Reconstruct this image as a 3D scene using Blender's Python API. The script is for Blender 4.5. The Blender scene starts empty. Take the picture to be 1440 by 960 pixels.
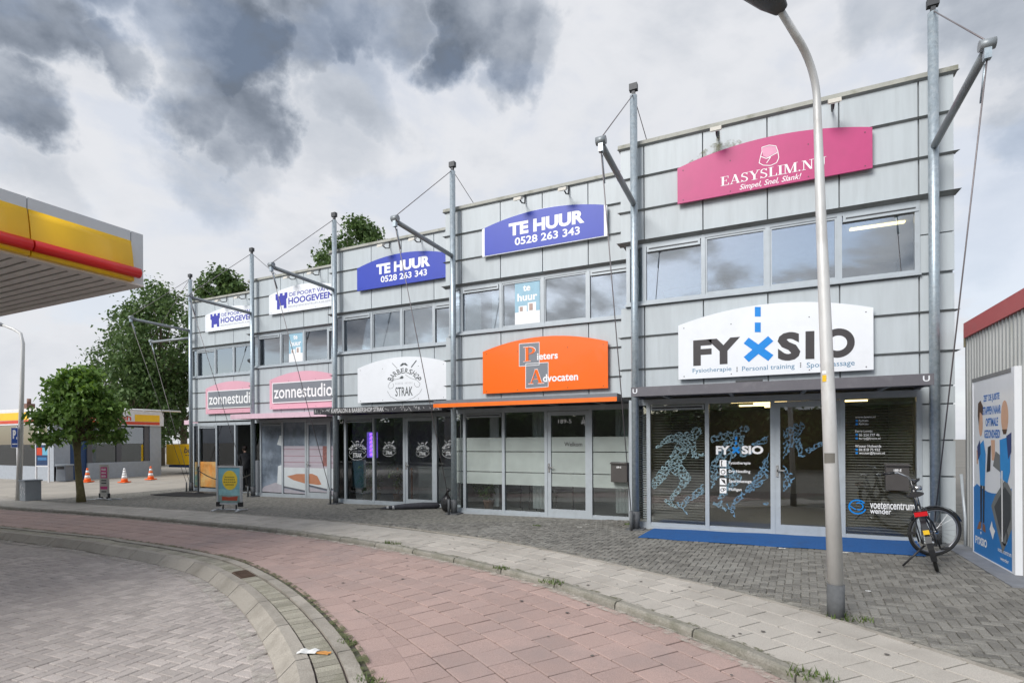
import bpy, bmesh, math, random
import numpy as np
from mathutils import Vector, Matrix, Quaternion

random.seed(7); np.random.seed(7)
scene = bpy.context.scene
COL = scene.collection
PI = math.pi

# ------------------------------------------------------------------ camera
F_PX, U0, V0 = 760.0, 720.0, 619.0            # focal length and optical axis in photo pixels
CAM_H = 1.65
TH = math.atan(360 / 760); S_, C_ = math.sin(TH), math.cos(TH)
ROLL = math.radians(0.3); CR, SR = math.cos(ROLL), math.sin(ROLL)
cd = bpy.data.cameras.new('camera'); cam = bpy.data.objects.new('camera', cd); COL.objects.link(cam)
cd.sensor_width = 36; cd.lens = F_PX / 1440 * 36; cd.shift_y = (V0 - 480) / 1440
cd.clip_start = 0.05; cd.clip_end = 3000
cam.location = (0, 0, CAM_H)
cam.matrix_world = Matrix.Translation((0, 0, CAM_H)) @ Matrix.Rotation(TH, 4, 'Z') @ Matrix.Rotation(PI / 2, 4, 'X') @ Matrix.Rotation(-ROLL, 4, 'Z')
scene.camera = cam

# ------------------------------------------------------------------ picture settings
scene.render.engine = 'CYCLES'
scene.cycles.use_denoising = True
scene.cycles.max_bounces = 7; scene.cycles.transparent_max_bounces = 14
scene.cycles.caustics_reflective = False; scene.cycles.caustics_refractive = False
scene.view_settings.view_transform = 'Standard'; scene.view_settings.look = 'None'
scene.view_settings.exposure = 1.10; scene.view_settings.gamma = 1
SUN_FROM = Vector((-0.30, -0.75, 0.62)).normalized()

# ------------------------------------------------------------------ ground height and photo rays
KS = 0.0145
def gz(x, y=0): return KS * min(max(x, -21), 6)
def ray(u, v):
    x = (u - U0) / F_PX; y = (V0 - v) / F_PX
    a = x * CR + y * SR; b = -x * SR + y * CR
    return (-S_ + a * C_, C_ + a * S_, b)
def aty(u, v, Y):
    r = ray(u, v); t = Y / r[1]; return (r[0] * t, CAM_H + r[2] * t)
def atx(u, v, X):
    r = ray(u, v); t = X / r[0]; return (r[1] * t, CAM_H + r[2] * t)
def atd(u, v, d):
    r = ray(u, v); return Vector((r[0] * d, r[1] * d, CAM_H + r[2] * d))
def grd(u, v):
    r = ray(u, v); t = CAM_H / (KS * r[0] - r[2]); p = (r[0] * t, r[1] * t)
    if p[0] < -21:
        t = (KS * -21 - CAM_H) / r[2]; p = (r[0] * t, r[1] * t)
    return p
def proj(X, Y, Z):
    d = -S_ * X + C_ * Y
    if d < 0.2: return None
    a = (C_ * X + S_ * Y) / d; b = (Z - CAM_H) / d
    return (U0 + F_PX * (a * CR - b * SR), V0 - F_PX * (a * SR + b * CR), d)
def seen(x, y, m=40):
    p = proj(x, y, gz(x))
    return p is not None and -m < p[0] < 1440 + m and -m < p[1] < 960 + m

# ------------------------------------------------------------------ world: daylight sky under broken cloud
W = bpy.data.worlds.new('World'); scene.world = W; W.use_nodes = True
nt = W.node_tree; N = nt.nodes; Lk = nt.links; N.clear()
def wn(t, **k):
    n = N.new(t)
    for a, b in k.items(): setattr(n, a, b)
    return n
def wmath(op, a, b=None, clamp=False):
    n = wn('ShaderNodeMath', operation=op, use_clamp=clamp)
    for i, x in enumerate((a, b)):
        if x is None: continue
        if isinstance(x, (int, float)): n.inputs[i].default_value = x
        else: Lk.new(x, n.inputs[i])
    return n.outputs[0]
tc = wn('ShaderNodeTexCoord'); dirv = tc.outputs['Generated']
sky = wn('ShaderNodeTexSky', sky_type='NISHITA'); sky.sun_disc = False
sky.sun_elevation = math.asin(SUN_FROM.z); sky.sun_rotation = math.atan2(SUN_FROM.x, SUN_FROM.y)
warp = wn('ShaderNodeTexNoise'); warp.inputs['Scale'].default_value = 4.2; warp.inputs['Detail'].default_value = 7; warp.inputs['Roughness'].default_value = .58
Lk.new(dirv, warp.inputs['Vector'])
wv = wn('ShaderNodeVectorMath', operation='SUBTRACT'); Lk.new(warp.outputs['Color'], wv.inputs[0]); wv.inputs[1].default_value = (.5, .5, .5)
ws = wn('ShaderNodeVectorMath', operation='SCALE'); Lk.new(wv.outputs[0], ws.inputs[0]); ws.inputs['Scale'].default_value = .30
wa = wn('ShaderNodeVectorMath', operation='ADD'); Lk.new(dirv, wa.inputs[0]); Lk.new(ws.outputs[0], wa.inputs[1])
wd = wn('ShaderNodeVectorMath', operation='NORMALIZE'); Lk.new(wa.outputs[0], wd.inputs[0])
# the dark cloud masses, by direction
clouds = [(45, 40, 95, .9), (-20, 150, 90, .8), (145, 85, 55, .85), (250, 30, 75, .85), (330, 50, 90, .95), (285, 115, 75, .85), (370, 165, 75, .8), (320, 195, 60, .6), (420, 25, 65, .65),
          (490, 5, 70, .75), (560, -5, 60, .6), (660, 25, 70, .9), (720, 70, 65, .85), (768, 88, 45, .6), (700, 110, 40, .4), (500, 110, 75, .36), (300, 235, 80, .32), (40, 285, 70, .22), (480, 215, 60, .2),
          (1400, 10, 150, .45), (1230, 20, 80, .28), (120, -90, 110, .8), (400, -110, 130, .85), (690, -110, 110, .8), (-160, 40, 120, .8), (1000, -180, 120, .5), (1500, 170, 150, .36), (1390, 330, 90, .14)]
acc = None
for (u, v, r, a) in clouds:
    d = Vector(ray(u, v)).normalized(); d2 = Vector(ray(u + r, v)).normalized()
    dp = wn('ShaderNodeVectorMath', operation='DOT_PRODUCT'); Lk.new(wd.outputs[0], dp.inputs[0]); dp.inputs[1].default_value = d
    mr = wn('ShaderNodeMapRange', interpolation_type='SMOOTHSTEP'); Lk.new(dp.outputs['Value'], mr.inputs['Value'])
    cz = d.dot(d2)
    mr.inputs['From Min'].default_value = cz - (1 - cz) * .35; mr.inputs['From Max'].default_value = 1 - (1 - cz) * .25
    mr.inputs['To Min'].default_value = 0; mr.inputs['To Max'].default_value = a
    acc = mr.outputs[0] if acc is None else wmath('MAXIMUM', acc, mr.outputs[0])
# the same kind of cloud everywhere else
mp = wn('ShaderNodeMapping'); Lk.new(dirv, mp.inputs['Vector']); mp.inputs['Scale'].default_value = (1, 1, 1.9); mp.inputs['Location'].default_value = (3.4, 1.8, 4.6)
n1 = wn('ShaderNodeTexNoise'); n1.inputs['Scale'].default_value = 3.4; n1.inputs['Detail'].default_value = 8; n1.inputs['Roughness'].default_value = .56; n1.inputs['Distortion'].default_value = .3
Lk.new(mp.outputs[0], n1.inputs['Vector'])
fine = wn('ShaderNodeTexNoise'); fine.inputs['Scale'].default_value = 9; fine.inputs['Detail'].default_value = 8; fine.inputs['Roughness'].default_value = .6
Lk.new(mp.outputs[0], fine.inputs['Vector'])
sep = wn('ShaderNodeSeparateXYZ'); Lk.new(dirv, sep.inputs[0])
gen = wn('ShaderNodeMapRange', interpolation_type='SMOOTHSTEP'); Lk.new(n1.outputs[0], gen.inputs['Value'])
gen.inputs['From Min'].default_value = .50; gen.inputs['From Max'].default_value = .70; gen.inputs['To Max'].default_value = .8
behind = wn('ShaderNodeMapRange'); Lk.new(sep.outputs['Y'], behind.inputs['Value'])       # the noise clouds take over behind the viewer
behind.inputs['From Min'].default_value = .05; behind.inputs['From Max'].default_value = -.35; behind.inputs['To Min'].default_value = .22
dark = wmath('MAXIMUM', acc, wmath('MULTIPLY', gen.outputs[0], behind.outputs[0]))
fm = wmath('MULTIPLY', wmath('SUBTRACT', fine.outputs[0], .5), .75)
brk = wn('ShaderNodeMapRange', interpolation_type='SMOOTHSTEP'); bn = wn('ShaderNodeTexNoise'); bn.inputs['Scale'].default_value = 5.5; bn.inputs['Detail'].default_value = 7; Lk.new(dirv, bn.inputs['Vector']); Lk.new(bn.outputs[0], brk.inputs['Value'])
brk.inputs['From Min'].default_value = .34; brk.inputs['From Max'].default_value = .58; brk.inputs['To Min'].default_value = .58; brk.inputs['To Max'].default_value = 1.12
dark = wmath('MULTIPLY', dark, brk.outputs[0])
dark = wmath('ADD', dark, wmath('MULTIPLY', fm, wmath('ADD', wmath('MULTIPLY', dark, 1.0), .34)), clamp=True)
ramp = wn('ShaderNodeValToRGB'); Lk.new(dark, ramp.inputs[0])
e = ramp.color_ramp.elements
e[0].position = 0; e[0].color = (.50, .51, .535, 1)
e[1].position = 1; e[1].color = (.105, .125, .158, 1)
x = e.new(.35); x.color = (.345, .37, .412, 1)
x = e.new(.7); x.color = (.195, .22, .262, 1)
# thin spots where the blue comes through
gap = wn('ShaderNodeMapRange', interpolation_type='SMOOTHSTEP'); Lk.new(n1.outputs[0], gap.inputs['Value'])
gap.inputs['From Min'].default_value = .53; gap.inputs['From Max'].default_value = .42; gap.inputs['To Max'].default_value = .75
gapm = wmath('MULTIPLY', gap.outputs[0], behind.outputs[0])
skys = wn('ShaderNodeVectorMath', operation='SCALE'); Lk.new(sky.outputs[0], skys.inputs[0]); skys.inputs['Scale'].default_value = 1.0
cl = wn('ShaderNodeVectorMath', operation='SCALE'); Lk.new(ramp.outputs[0], cl.inputs[0]); cl.inputs['Scale'].default_value = 7.4
mixs = wn('ShaderNodeMix', data_type='RGBA'); Lk.new(gapm, mixs.inputs['Factor']); Lk.new(cl.outputs[0], mixs.inputs['A']); Lk.new(skys.outputs[0], mixs.inputs['B'])
bg = wn('ShaderNodeBackground'); Lk.new(mixs.outputs['Result'], bg.inputs['Color']); bg.inputs['Strength'].default_value = 0.1
wo = wn('ShaderNodeOutputWorld'); Lk.new(bg.outputs[0], wo.inputs['Surface'])

sd = bpy.data.lights.new('sun', 'SUN'); sun = bpy.data.objects.new('sun', sd); COL.objects.link(sun)
sd.energy = 1.5; sd.angle = math.radians(28); sd.color = (1, .98, .95)
sun.rotation_euler = (-SUN_FROM).to_track_quat('-Z', 'Y').to_euler(); sun.location = (-10, -20, 30)

# ------------------------------------------------------------------ materials
MATS = {}
def pm(name, col, rough=.55, metal=0., var=.10, scale=6., bump=0., bscale=60., stretch=(1, 1, 1), dirt=None, dscale=2., dlo=.52, dhi=.72, attr=False, spec=.5, objvar=0., coat=0.):
    """Principled material: base colour with noise variation, optional second colour in blotches, fine bump, per-piece variation."""
    if name in MATS: return MATS[name]
    m = bpy.data.materials.new(name); m.use_nodes = True; t = m.node_tree; n = t.nodes; l = t.links
    b = n['Principled BSDF']; b.inputs['Roughness'].default_value = rough; b.inputs['Metallic'].default_value = metal
    b.inputs['Specular IOR Level'].default_value = spec; b.inputs['Coat Weight'].default_value = coat
    co = n.new('ShaderNodeTexCoord'); mpn = n.new('ShaderNodeMapping'); mpn.inputs['Scale'].default_value = stretch
    l.new(co.outputs['Object'], mpn.inputs['Vector'])
    vec = mpn.outputs[0]
    if objvar:
        oi = n.new('ShaderNodeObjectInfo'); ad = n.new('ShaderNodeVectorMath'); ad.operation = 'ADD'
        sc = n.new('ShaderNodeMath'); sc.operation = 'MULTIPLY'; sc.inputs[1].default_value = 50; l.new(oi.outputs['Random'], sc.inputs[0])
        l.new(vec, ad.inputs[0]); l.new(sc.outputs[0], ad.inputs[1]); vec = ad.outputs[0]
    nz = n.new('ShaderNodeTexNoise'); nz.inputs['Scale'].default_value = scale; nz.inputs['Detail'].default_value = 6; nz.inputs['Roughness'].default_value = .6
    l.new(vec, nz.inputs['Vector'])
    mr = n.new('ShaderNodeMapRange'); l.new(nz.outputs[0], mr.inputs['Value'])
    mr.inputs['From Min'].default_value = .25; mr.inputs['From Max'].default_value = .75
    mr.inputs['To Min'].default_value = 1 - var; mr.inputs['To Max'].default_value = 1 + var
    fac = mr.outputs[0]
    def mul(a, bb):
        q = n.new('ShaderNodeMath'); q.operation = 'MULTIPLY'; l.new(a, q.inputs[0]); l.new(bb, q.inputs[1]); return q.outputs[0]
    if attr:
        at = n.new('ShaderNodeAttribute'); at.attribute_name = 'rnd'
        m2 = n.new('ShaderNodeMapRange'); l.new(at.outputs['Fac'], m2.inputs['Value']); m2.inputs['To Min'].default_value = 1 - attr; m2.inputs['To Max'].default_value = 1 + attr
        fac = mul(fac, m2.outputs[0])
    if objvar:
        m3 = n.new('ShaderNodeMapRange'); l.new(oi.outputs['Random'], m3.inputs['Value']); m3.inputs['To Min'].default_value = 1 - objvar; m3.inputs['To Max'].default_value = 1 + objvar
        fac = mul(fac, m3.outputs[0])
    base = n.new('ShaderNodeVectorMath'); base.operation = 'SCALE'; base.inputs[0].default_value = col[:3]; l.new(fac, base.inputs['Scale'])
    outc = base.outputs[0]
    if dirt:
        dn = n.new('ShaderNodeTexNoise'); dn.inputs['Scale'].default_value = dscale; dn.inputs['Detail'].default_value = 8; dn.inputs['Roughness'].default_value = .65
        l.new(vec, dn.inputs['Vector'])
        dm = n.new('ShaderNodeMapRange'); l.new(dn.outputs[0], dm.inputs['Value']); dm.inputs['From Min'].default_value = dlo; dm.inputs['From Max'].default_value = dhi
        dm.inputs['To Max'].default_value = dirt[3] if len(dirt) > 3 else .7
        mx = n.new('ShaderNodeMix'); mx.data_type = 'RGBA'; l.new(dm.outputs[0], mx.inputs['Factor']); l.new(outc, mx.inputs['A']); mx.inputs['B'].default_value = (*dirt[:3], 1)
        outc = mx.outputs['Result']
    l.new(outc, b.inputs['Base Color'])
    if bump:
        bn = n.new('ShaderNodeTexNoise'); bn.inputs['Scale'].default_value = bscale; bn.inputs['Detail'].default_value = 4; l.new(vec, bn.inputs['Vector'])
        bp = n.new('ShaderNodeBump'); bp.inputs['Strength'].default_value = bump; bp.inputs['Distance'].default_value = .01
        l.new(bn.outputs[0], bp.inputs['Height']); l.new(bp.outputs[0], b.inputs['Normal'])
    MATS[name] = m; return m

def glass(name, refl, tint=(1, 1, 1), rough=0.0, wav=.0):
    if name in MATS: return MATS[name]
    m = bpy.data.materials.new(name); m.use_nodes = True; t = m.node_tree; n = t.nodes; l = t.links
    n.remove(n['Principled BSDF']); out = n['Material Output']
    tr = n.new('ShaderNodeBsdfTransparent'); tr.inputs[0].default_value = (*tint, 1)
    gl = n.new('ShaderNodeBsdfGlossy'); gl.inputs['Roughness'].default_value = rough; gl.inputs['Color'].default_value = (.95, .97, 1, 1)
    fr = n.new('ShaderNodeFresnel'); fr.inputs['IOR'].default_value = 1.5
    ad = n.new('ShaderNodeMath'); ad.operation = 'ADD'; ad.use_clamp = True; l.new(fr.outputs[0], ad.inputs[0]); ad.inputs[1].default_value = refl
    co = n.new('ShaderNodeTexCoord'); nz = n.new('ShaderNodeTexNoise'); nz.inputs['Scale'].default_value = 1.1; l.new(co.outputs['Object'], nz.inputs['Vector'])
    bp = n.new('ShaderNodeBump'); bp.inputs['Strength'].default_value = wav; bp.inputs['Distance'].default_value = .02; l.new(nz.outputs[0], bp.inputs['Height']); l.new(bp.outputs[0], gl.inputs['Normal'])
    mx = n.new('ShaderNodeMixShader'); l.new(ad.outputs[0], mx.inputs[0]); l.new(tr.outputs[0], mx.inputs[1]); l.new(gl.outputs[0], mx.inputs[2])
    l.new(mx.outputs[0], out.inputs['Surface'])
    MATS[name] = m; return m

def film(name, col, cover):
    """printed or frosted film on glass: partly see-through"""
    if name in MATS: return MATS[name]
    m = bpy.data.materials.new(name); m.use_nodes = True; t = m.node_tree; n = t.nodes; l = t.links
    b = n['Principled BSDF']; b.inputs['Base Color'].default_value = (*col, 1); b.inputs['Roughness'].default_value = .5
    nz = n.new('ShaderNodeTexNoise'); nz.inputs['Scale'].default_value = 3; co = n.new('ShaderNodeTexCoord'); l.new(co.outputs['Object'], nz.inputs['Vector'])
    mr = n.new('ShaderNodeMapRange'); l.new(nz.outputs[0], mr.inputs['Value']); mr.inputs['To Min'].default_value = cover - .1; mr.inputs['To Max'].default_value = cover + .1
    l.new(mr.outputs[0], b.inputs['Alpha'])
    MATS[name] = m; return m

def emit(name, col, st):
    if name in MATS: return MATS[name]
    m = bpy.data.materials.new(name); m.use_nodes = True; b = m.node_tree.nodes['Principled BSDF']
    b.inputs['Base Color'].default_value = (*col, 1); b.inputs['Emission Color'].default_value = (*col, 1); b.inputs['Emission Strength'].default_value = st
    MATS[name] = m; return m

def leafmat(name, col, col2):
    m = bpy.data.materials.new(name); m.use_nodes = True; t = m.node_tree; n = t.nodes; l = t.links
    b = n['Principled BSDF']; b.inputs['Roughness'].default_value = .5; b.inputs['Specular IOR Level'].default_value = .35
    at = n.new('ShaderNodeAttribute'); at.attribute_name = 'rnd'
    mx = n.new('ShaderNodeMix'); mx.data_type = 'RGBA'; l.new(at.outputs['Fac'], mx.inputs['Factor']); mx.inputs['A'].default_value = (*col, 1); mx.inputs['B'].default_value = (*col2, 1)
    l.new(mx.outputs['Result'], b.inputs['Base Color'])
    tl = n.new('ShaderNodeBsdfTranslucent'); l.new(mx.outputs['Result'], tl.inputs['Color'])
    ms = n.new('ShaderNodeMixShader'); ms.inputs[0].default_value = .3; l.new(b.outputs[0], ms.inputs[1]); l.new(tl.outputs[0], ms.inputs[2])
    l.new(ms.outputs[0], n['Material Output'].inputs['Surface'])
    MATS[name] = m; return m

PANEL = pm('cladding_grey', (.475, .518, .54), .42, 0, .08, 1.2, 0, stretch=(7, 7, .7), dirt=(.37, .40, .41, .55), dscale=1.1, dlo=.52, dhi=.85, objvar=.045)
WALLM = pm('backing_wall', (.30, .32, .33), .7)
LEDGE = pm('flashing_grey', (.27, .285, .285), .5, .2, .12, 4, dirt=(.12, .12, .10, .6), dscale=5)
COPING = pm('coping_weathered', (.36, .36, .32), .6, 0, .15, 3, dirt=(.16, .16, .10, .8), dscale=4)
ALU = pm('window_frame_grey', (.43, .47, .50), .38, .15, .06, 5, dirt=(.28, .30, .30, .35), dscale=4)
GALV = pm('galvanised_steel', (.36, .42, .46), .42, .55, .22, 14, .05, 40, dirt=(.50, .54, .56, .6), dscale=22, dlo=.5, dhi=.62)
BOOMM = pm('boom_paint_grey', (.27, .295, .31), .45, .3, .1, 6)
WIRE = pm('steel_cable', (.20, .18, .185), .5, .5)
DARKM = pm('dark_steel', (.06, .062, .066), .55, .3, .15, 8)
BLACK = pm('black_plastic', (.02, .02, .022), .45)
WHITEP = pm('white_sign', (.80, .82, .85), .28, 0, .03, 2, dirt=(.66, .68, .70, .35), dscale=1.5)
GLASSU = glass('glass_upper', .24, (.80, .86, .88), 0, .02)
GLASSL = glass('glass_lower', .05, (.93, .96, .96), 0, .015)
INT_W = pm('interior_wall_pale', (.52, .51, .48), .8)
INT_D = pm('interior_dark', (.075, .07, .066), .8)
INT_F = pm('interior_floor', (.34, .33, .31), .35)
INT_C = pm('interior_ceiling', (.42, .42, .42), .9)

# ------------------------------------------------------------------ mesh builder
class MB:
    def __init__(s): s.v = []; s.f = []; s.sm = []; s.rnd = None
    def quad(s, a, b, c, d): i = len(s.v); s.v += [a, b, c, d]; s.f.append((i, i + 1, i + 2, i + 3)); s.sm.append(False); return s
    def poly(s, pts): i = len(s.v); s.v += list(pts); s.f.append(tuple(range(i, i + len(pts)))); s.sm.append(False); return s
    def box(s, x0, x1, y0, y1, z0, z1):
        i = len(s.v)
        s.v += [(x0, y0, z0), (x1, y0, z0), (x1, y1, z0), (x0, y1, z0), (x0, y0, z1), (x1, y0, z1), (x1, y1, z1), (x0, y1, z1)]
        for q in ((0, 3, 2, 1), (4, 5, 6, 7), (0, 1, 5, 4), (1, 2, 6, 5), (2, 3, 7, 6), (3, 0, 4, 7)): s.f.append(tuple(i + k for k in q)); s.sm.append(False)
        return s
    def extr(s, pts, vec):
        """closed prism: polygon pts (3D) extruded by vec"""
        n = len(pts); i = len(s.v); v = Vector(vec)
        s.v += [tuple(p) for p in pts] + [tuple(Vector(p) + v) for p in pts]
        s.f.append(tuple(range(i + n - 1, i - 1, -1))); s.f.append(tuple(range(i + n, i + 2 * n))); s.sm += [False, False]
        for k in range(n): s.f.append((i + k, i + (k + 1) % n, i + n + (k + 1) % n, i + n + k)); s.sm.append(False)
        return s
    def tube(s, pts, radii, n=10, caps=True, flat=None):
        pts = [Vector(p) for p in pts]
        if isinstance(radii, (int, float)): radii = [radii] * len(pts)
        t0 = (pts[1] - pts[0]).normalized(); ref = Vector((0, 0, 1)) if abs(t0.z) < .9 else Vector((1, 0, 0))
        u = t0.cross(ref).normalized(); rings = []
        for k, p in enumerate(pts):
            t = (pts[min(k + 1, len(pts) - 1)] - pts[max(k - 1, 0)]).normalized()
            u = (u - t * u.dot(t)).normalized(); w = t.cross(u)
            i = len(s.v); rings.append(i)
            for a in range(n):
                an = 2 * PI * a / n; s.v.append(tuple(p + (u * math.cos(an) + w * math.sin(an)) * radii[k]))
        for k in range(len(pts) - 1):
            for a in range(n):
                b = (a + 1) % n; s.f.append((rings[k] + a, rings[k] + b, rings[k + 1] + b, rings[k + 1] + a)); s.sm.append(n > 4)
        if caps:
            s.f.append(tuple(rings[0] + a for a in range(n - 1, -1, -1))); s.f.append(tuple(rings[-1] + a for a in range(n))); s.sm += [False, False]
        return s
    def lathe(s, prof, n=16, c=(0, 0, 0)):
        rings = []
        for (r, z) in prof:
            i = len(s.v); rings.append(i)
            for a in range(n): an = 2 * PI * a / n; s.v.append((c[0] + r * math.cos(an), c[1] + r * math.sin(an), c[2] + z))
        for k in range(len(prof) - 1):
            for a in range(n):
                b = (a + 1) % n; s.f.append((rings[k] + a, rings[k] + b, rings[k + 1] + b, rings[k + 1] + a)); s.sm.append(True)
        s.f.append(tuple(rings[0] + a for a in range(n - 1, -1, -1))); s.f.append(tuple(rings[-1] + a for a in range(n))); s.sm += [False, False]
        return s
    def add(s, verts, faces): i = len(s.v); s.v += [tuple(v) for v in verts]; s.f += [tuple(i + k for k in q) for q in faces]; s.sm += [False] * len(faces); return s
    def torus(s, c, ax, R, r, n=28, m=8):
        c = Vector(c); ax = Vector(ax).normalized(); u = ax.orthogonal().normalized(); w = ax.cross(u); i = len(s.v)
        for a in range(n):
            an = 2 * PI * a / n; rd = u * math.cos(an) + w * math.sin(an)
            for b in range(m):
                bn = 2 * PI * b / m; s.v.append(tuple(c + rd * (R + r * math.cos(bn)) + ax * r * math.sin(bn)))
        for a in range(n):
            for b in range(m):
                s.f.append((i + a * m + b, i + ((a + 1) % n) * m + b, i + ((a + 1) % n) * m + (b + 1) % m, i + a * m + (b + 1) % m)); s.sm.append(True)
        return s
    def mesh(s, name):
        me = bpy.data.meshes.new(name); me.from_pydata(s.v, [], s.f)
        me.polygons.foreach_set('use_smooth', s.sm)
        if s.rnd is not None:
            at = me.attributes.new('rnd', 'FLOAT', 'POINT'); at.data.foreach_set('value', s.rnd)
        me.update(); return me
    def build(s, name, mat, parent=None, loc=None, bevel=0):
        o = bpy.data.objects.new(name, s.mesh(name)); COL.objects.link(o); o.data.materials.append(mat)
        if parent: o.parent = parent
        if loc: o.location = loc
        if bevel:
            b = o.modifiers.new('bevel', 'BEVEL'); b.width = bevel; b.segments = 2; b.limit_method = 'ANGLE'
        return o

def tag(o, label, cat, group=None, kind=None):
    if label: o['label'] = label
    if cat: o['category'] = cat
    if group: o['group'] = group
    if kind: o['kind'] = kind
    return o
def thing(name, label, cat, loc=(0, 0, 0), rz=0, group=None):
    o = bpy.data.objects.new(name, None); COL.objects.link(o); o.location = loc; o.rotation_euler = (0, 0, rz); o.empty_display_size = .2
    return tag(o, label, cat, group)

# ------------------------------------------------------------------ flat lettering (built-in font, turned into mesh)
_tc = {}
def text_raw(body, bold=0., shear=0., space=1.):
    key = (body, bold, shear, space)
    if key not in _tc:
        c = bpy.data.curves.new('lettering', 'FONT'); c.body = body; c.offset = bold; c.shear = shear; c.space_character = space; c.resolution_u = 3
        o = bpy.data.objects.new('lettering', c); COL.objects.link(o)
        me = o.to_mesh(); V = [tuple(v.co) for v in me.vertices]; Fc = [tuple(p.vertices) for p in me.polygons]; o.to_mesh_clear()
        bpy.data.objects.remove(o); bpy.data.curves.remove(c)
        xs = [v[0] for v in V]; ys = [v[1] for v in V]
        _tc[key] = ([((v[0] - min(xs)) / (max(xs) - min(xs)), (v[1] - min(ys)) / (max(ys) - min(ys))) for v in V], Fc)
    return _tc[key]
def text_into(mb, body, x0, x1, z0, z1, y, bold=0., shear=0., space=1., slope=0.):
    V, Fc = text_raw(body, bold, shear, space)
    mb.add([(x0 + a * (x1 - x0), y, z0 + b * (z1 - z0) + slope * a) for a, b in V], [tuple(reversed(q)) if False else q for q in Fc])
    return mb
_lay = [0]
def P2(mb, pts, y):                     # flat polygon facing the street (-y), each a hair in front of the last
    _lay[0] = (_lay[0] + 1) % 12
    mb.poly([(p[0], y - .0002 * _lay[0], p[1]) for p in pts]); return mb
def arc2(cx, cz, rx, rz, a0, a1, n=16): return [(cx + rx * math.cos(a0 + (a1 - a0) * k / n), cz + rz * math.sin(a0 + (a1 - a0) * k / n)) for k in range(n + 1)]
def ell(cx, cz, rx, rz, n=20): return [(cx + rx * math.cos(2 * PI * k / n), cz + rz * math.sin(2 * PI * k / n)) for k in range(n)]
def line2(mb, pts, w, y):
    for (a, b) in zip(pts[:-1], pts[1:]):
        d = Vector((b[0] - a[0], b[1] - a[1])); L = d.length
        if L < 1e-6: continue
        d /= L; n = Vector((-d.y, d.x)) * w / 2
        P2(mb, [(a[0] - n.x, a[1] - n.y), (b[0] - n.x, b[1] - n.y), (b[0] + n.x, b[1] + n.y), (a[0] + n.x, a[1] + n.y)], y)
    return mb
# a small set of serif capitals drawn from strokes (unit box)
def serif_glyph(ch):
    Th, Tn, Sf = .17, .06, .045
    def bar(x0, x1, z): return [(x0, z), (x1, z), (x1, z + Sf), (x0, z + Sf)]
    def stem(x, w=Th, z0=0, z1=1): return [(x, z0), (x + w, z0), (x + w, z1), (x, z1)]
    def dia(xa, za, xb, zb, w): return [(xa, za), (xa + w, za), (xb + w, zb), (xb, zb)]
    def ring(c, ro, ri, a0, a1, n=10): 
        o = arc2(*c, *ro, a0, a1, n); i = arc2(*c, *ri, a0, a1, n); return [[o[k], o[k + 1], i[k + 1], i[k]] for k in range(n)]
    if ch == 'I': return .42, [stem(.125), bar(.02, .4, 0), bar(.02, .4, 1 - Sf)]
    if ch == 'L': return .7, [stem(.12), bar(.02, .62, 0), bar(.02, .4, 1 - Sf), [(.56, 0), (.66, 0), (.66, .28), (.62, .28)]]
    if ch == 'E': return .74, [stem(.12), bar(.02, .64, 0), bar(.02, .62, 1 - Sf), bar(.25, .5, .5), [(.6, 0), (.68, 0), (.68, .26), (.65, .26)], [(.58, 1), (.65, 1), (.65, .74), (.62, .74)], stem(.47, .035, .38, .66)]
    if ch == 'A': return .86, [dia(.1, 0, .38, 1, Tn), dia(.6, 0, .34, 1, Th), bar(.2, .64, .3), bar(0, .28, 0), bar(.52, .86, 0)]
    if ch == 'Y': return .84, [stem(.35, Th, 0, .5), dia(.35, .45, .08, 1, Th), dia(.44, .45, .7, 1, Tn), bar(.22, .66, 0), bar(0, .34, 1 - Sf), bar(.58, .86, 1 - Sf)]
    if ch == 'M': return 1.04, [stem(.12, Tn), stem(.78, Th), dia(.42, 0, .14, 1, Th * .9), dia(.46, 0, .8, 1, Tn), bar(0, .3, 0), bar(.66, 1.06, 0), bar(0, .25, 1 - Sf), bar(.8, 1.06, 1 - Sf)]
    if ch == 'N': return .88, [stem(.12, Tn), stem(.68, Tn), dia(.6, 0, .1, 1, Th), bar(0, .3, 0), bar(0, .24, 1 - Sf), bar(.54, .88, 1 - Sf)]
    if ch == 'U': return .86, [stem(.12, Th, .28), stem(.68, Tn, .28), bar(.02, .4, 1 - Sf), bar(.56, .86, 1 - Sf)] + ring((.43, .3), (.31, .32), (.2, .24), PI, 2 * PI)
    if ch == 'S': return .64, ring((.31, .74), (.25, .26), (.14, .2), .35, 1.25 * PI) + ring((.31, .26), (.27, .26), (.15, .2), -PI * .9, .42 * PI) + [[(.06, .58), (.2, .54), (.52, .34), (.5, .46), (.16, .7)], stem(.5, .045, .74, 1), stem(.05, .045, 0, .26)]
    if ch == 'P': return .74, [stem(.12), bar(.02, .42, 0), bar(.02, .3, 1 - Sf)] + ring((.32, .74), (.36, .26), (.2, .2), -PI / 2, PI / 2)
    if ch == '.': return .3, [[(.08, 0), (.2, 0), (.2, .13), (.08, .13)]]
    return .4, []
def serif_into(mb, body, x0, x1, z0, z1, y):
    gl = [serif_glyph(c) for c in body]; tot = sum(g[0] for g in gl); sx = (x1 - x0) / tot; x = x0
    for w, polys in gl:
        for p in polys: P2(mb, [(x + a * sx, z0 + b * (z1 - z0)) for a, b in p], y)
        x += w * sx
    return mb

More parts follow.
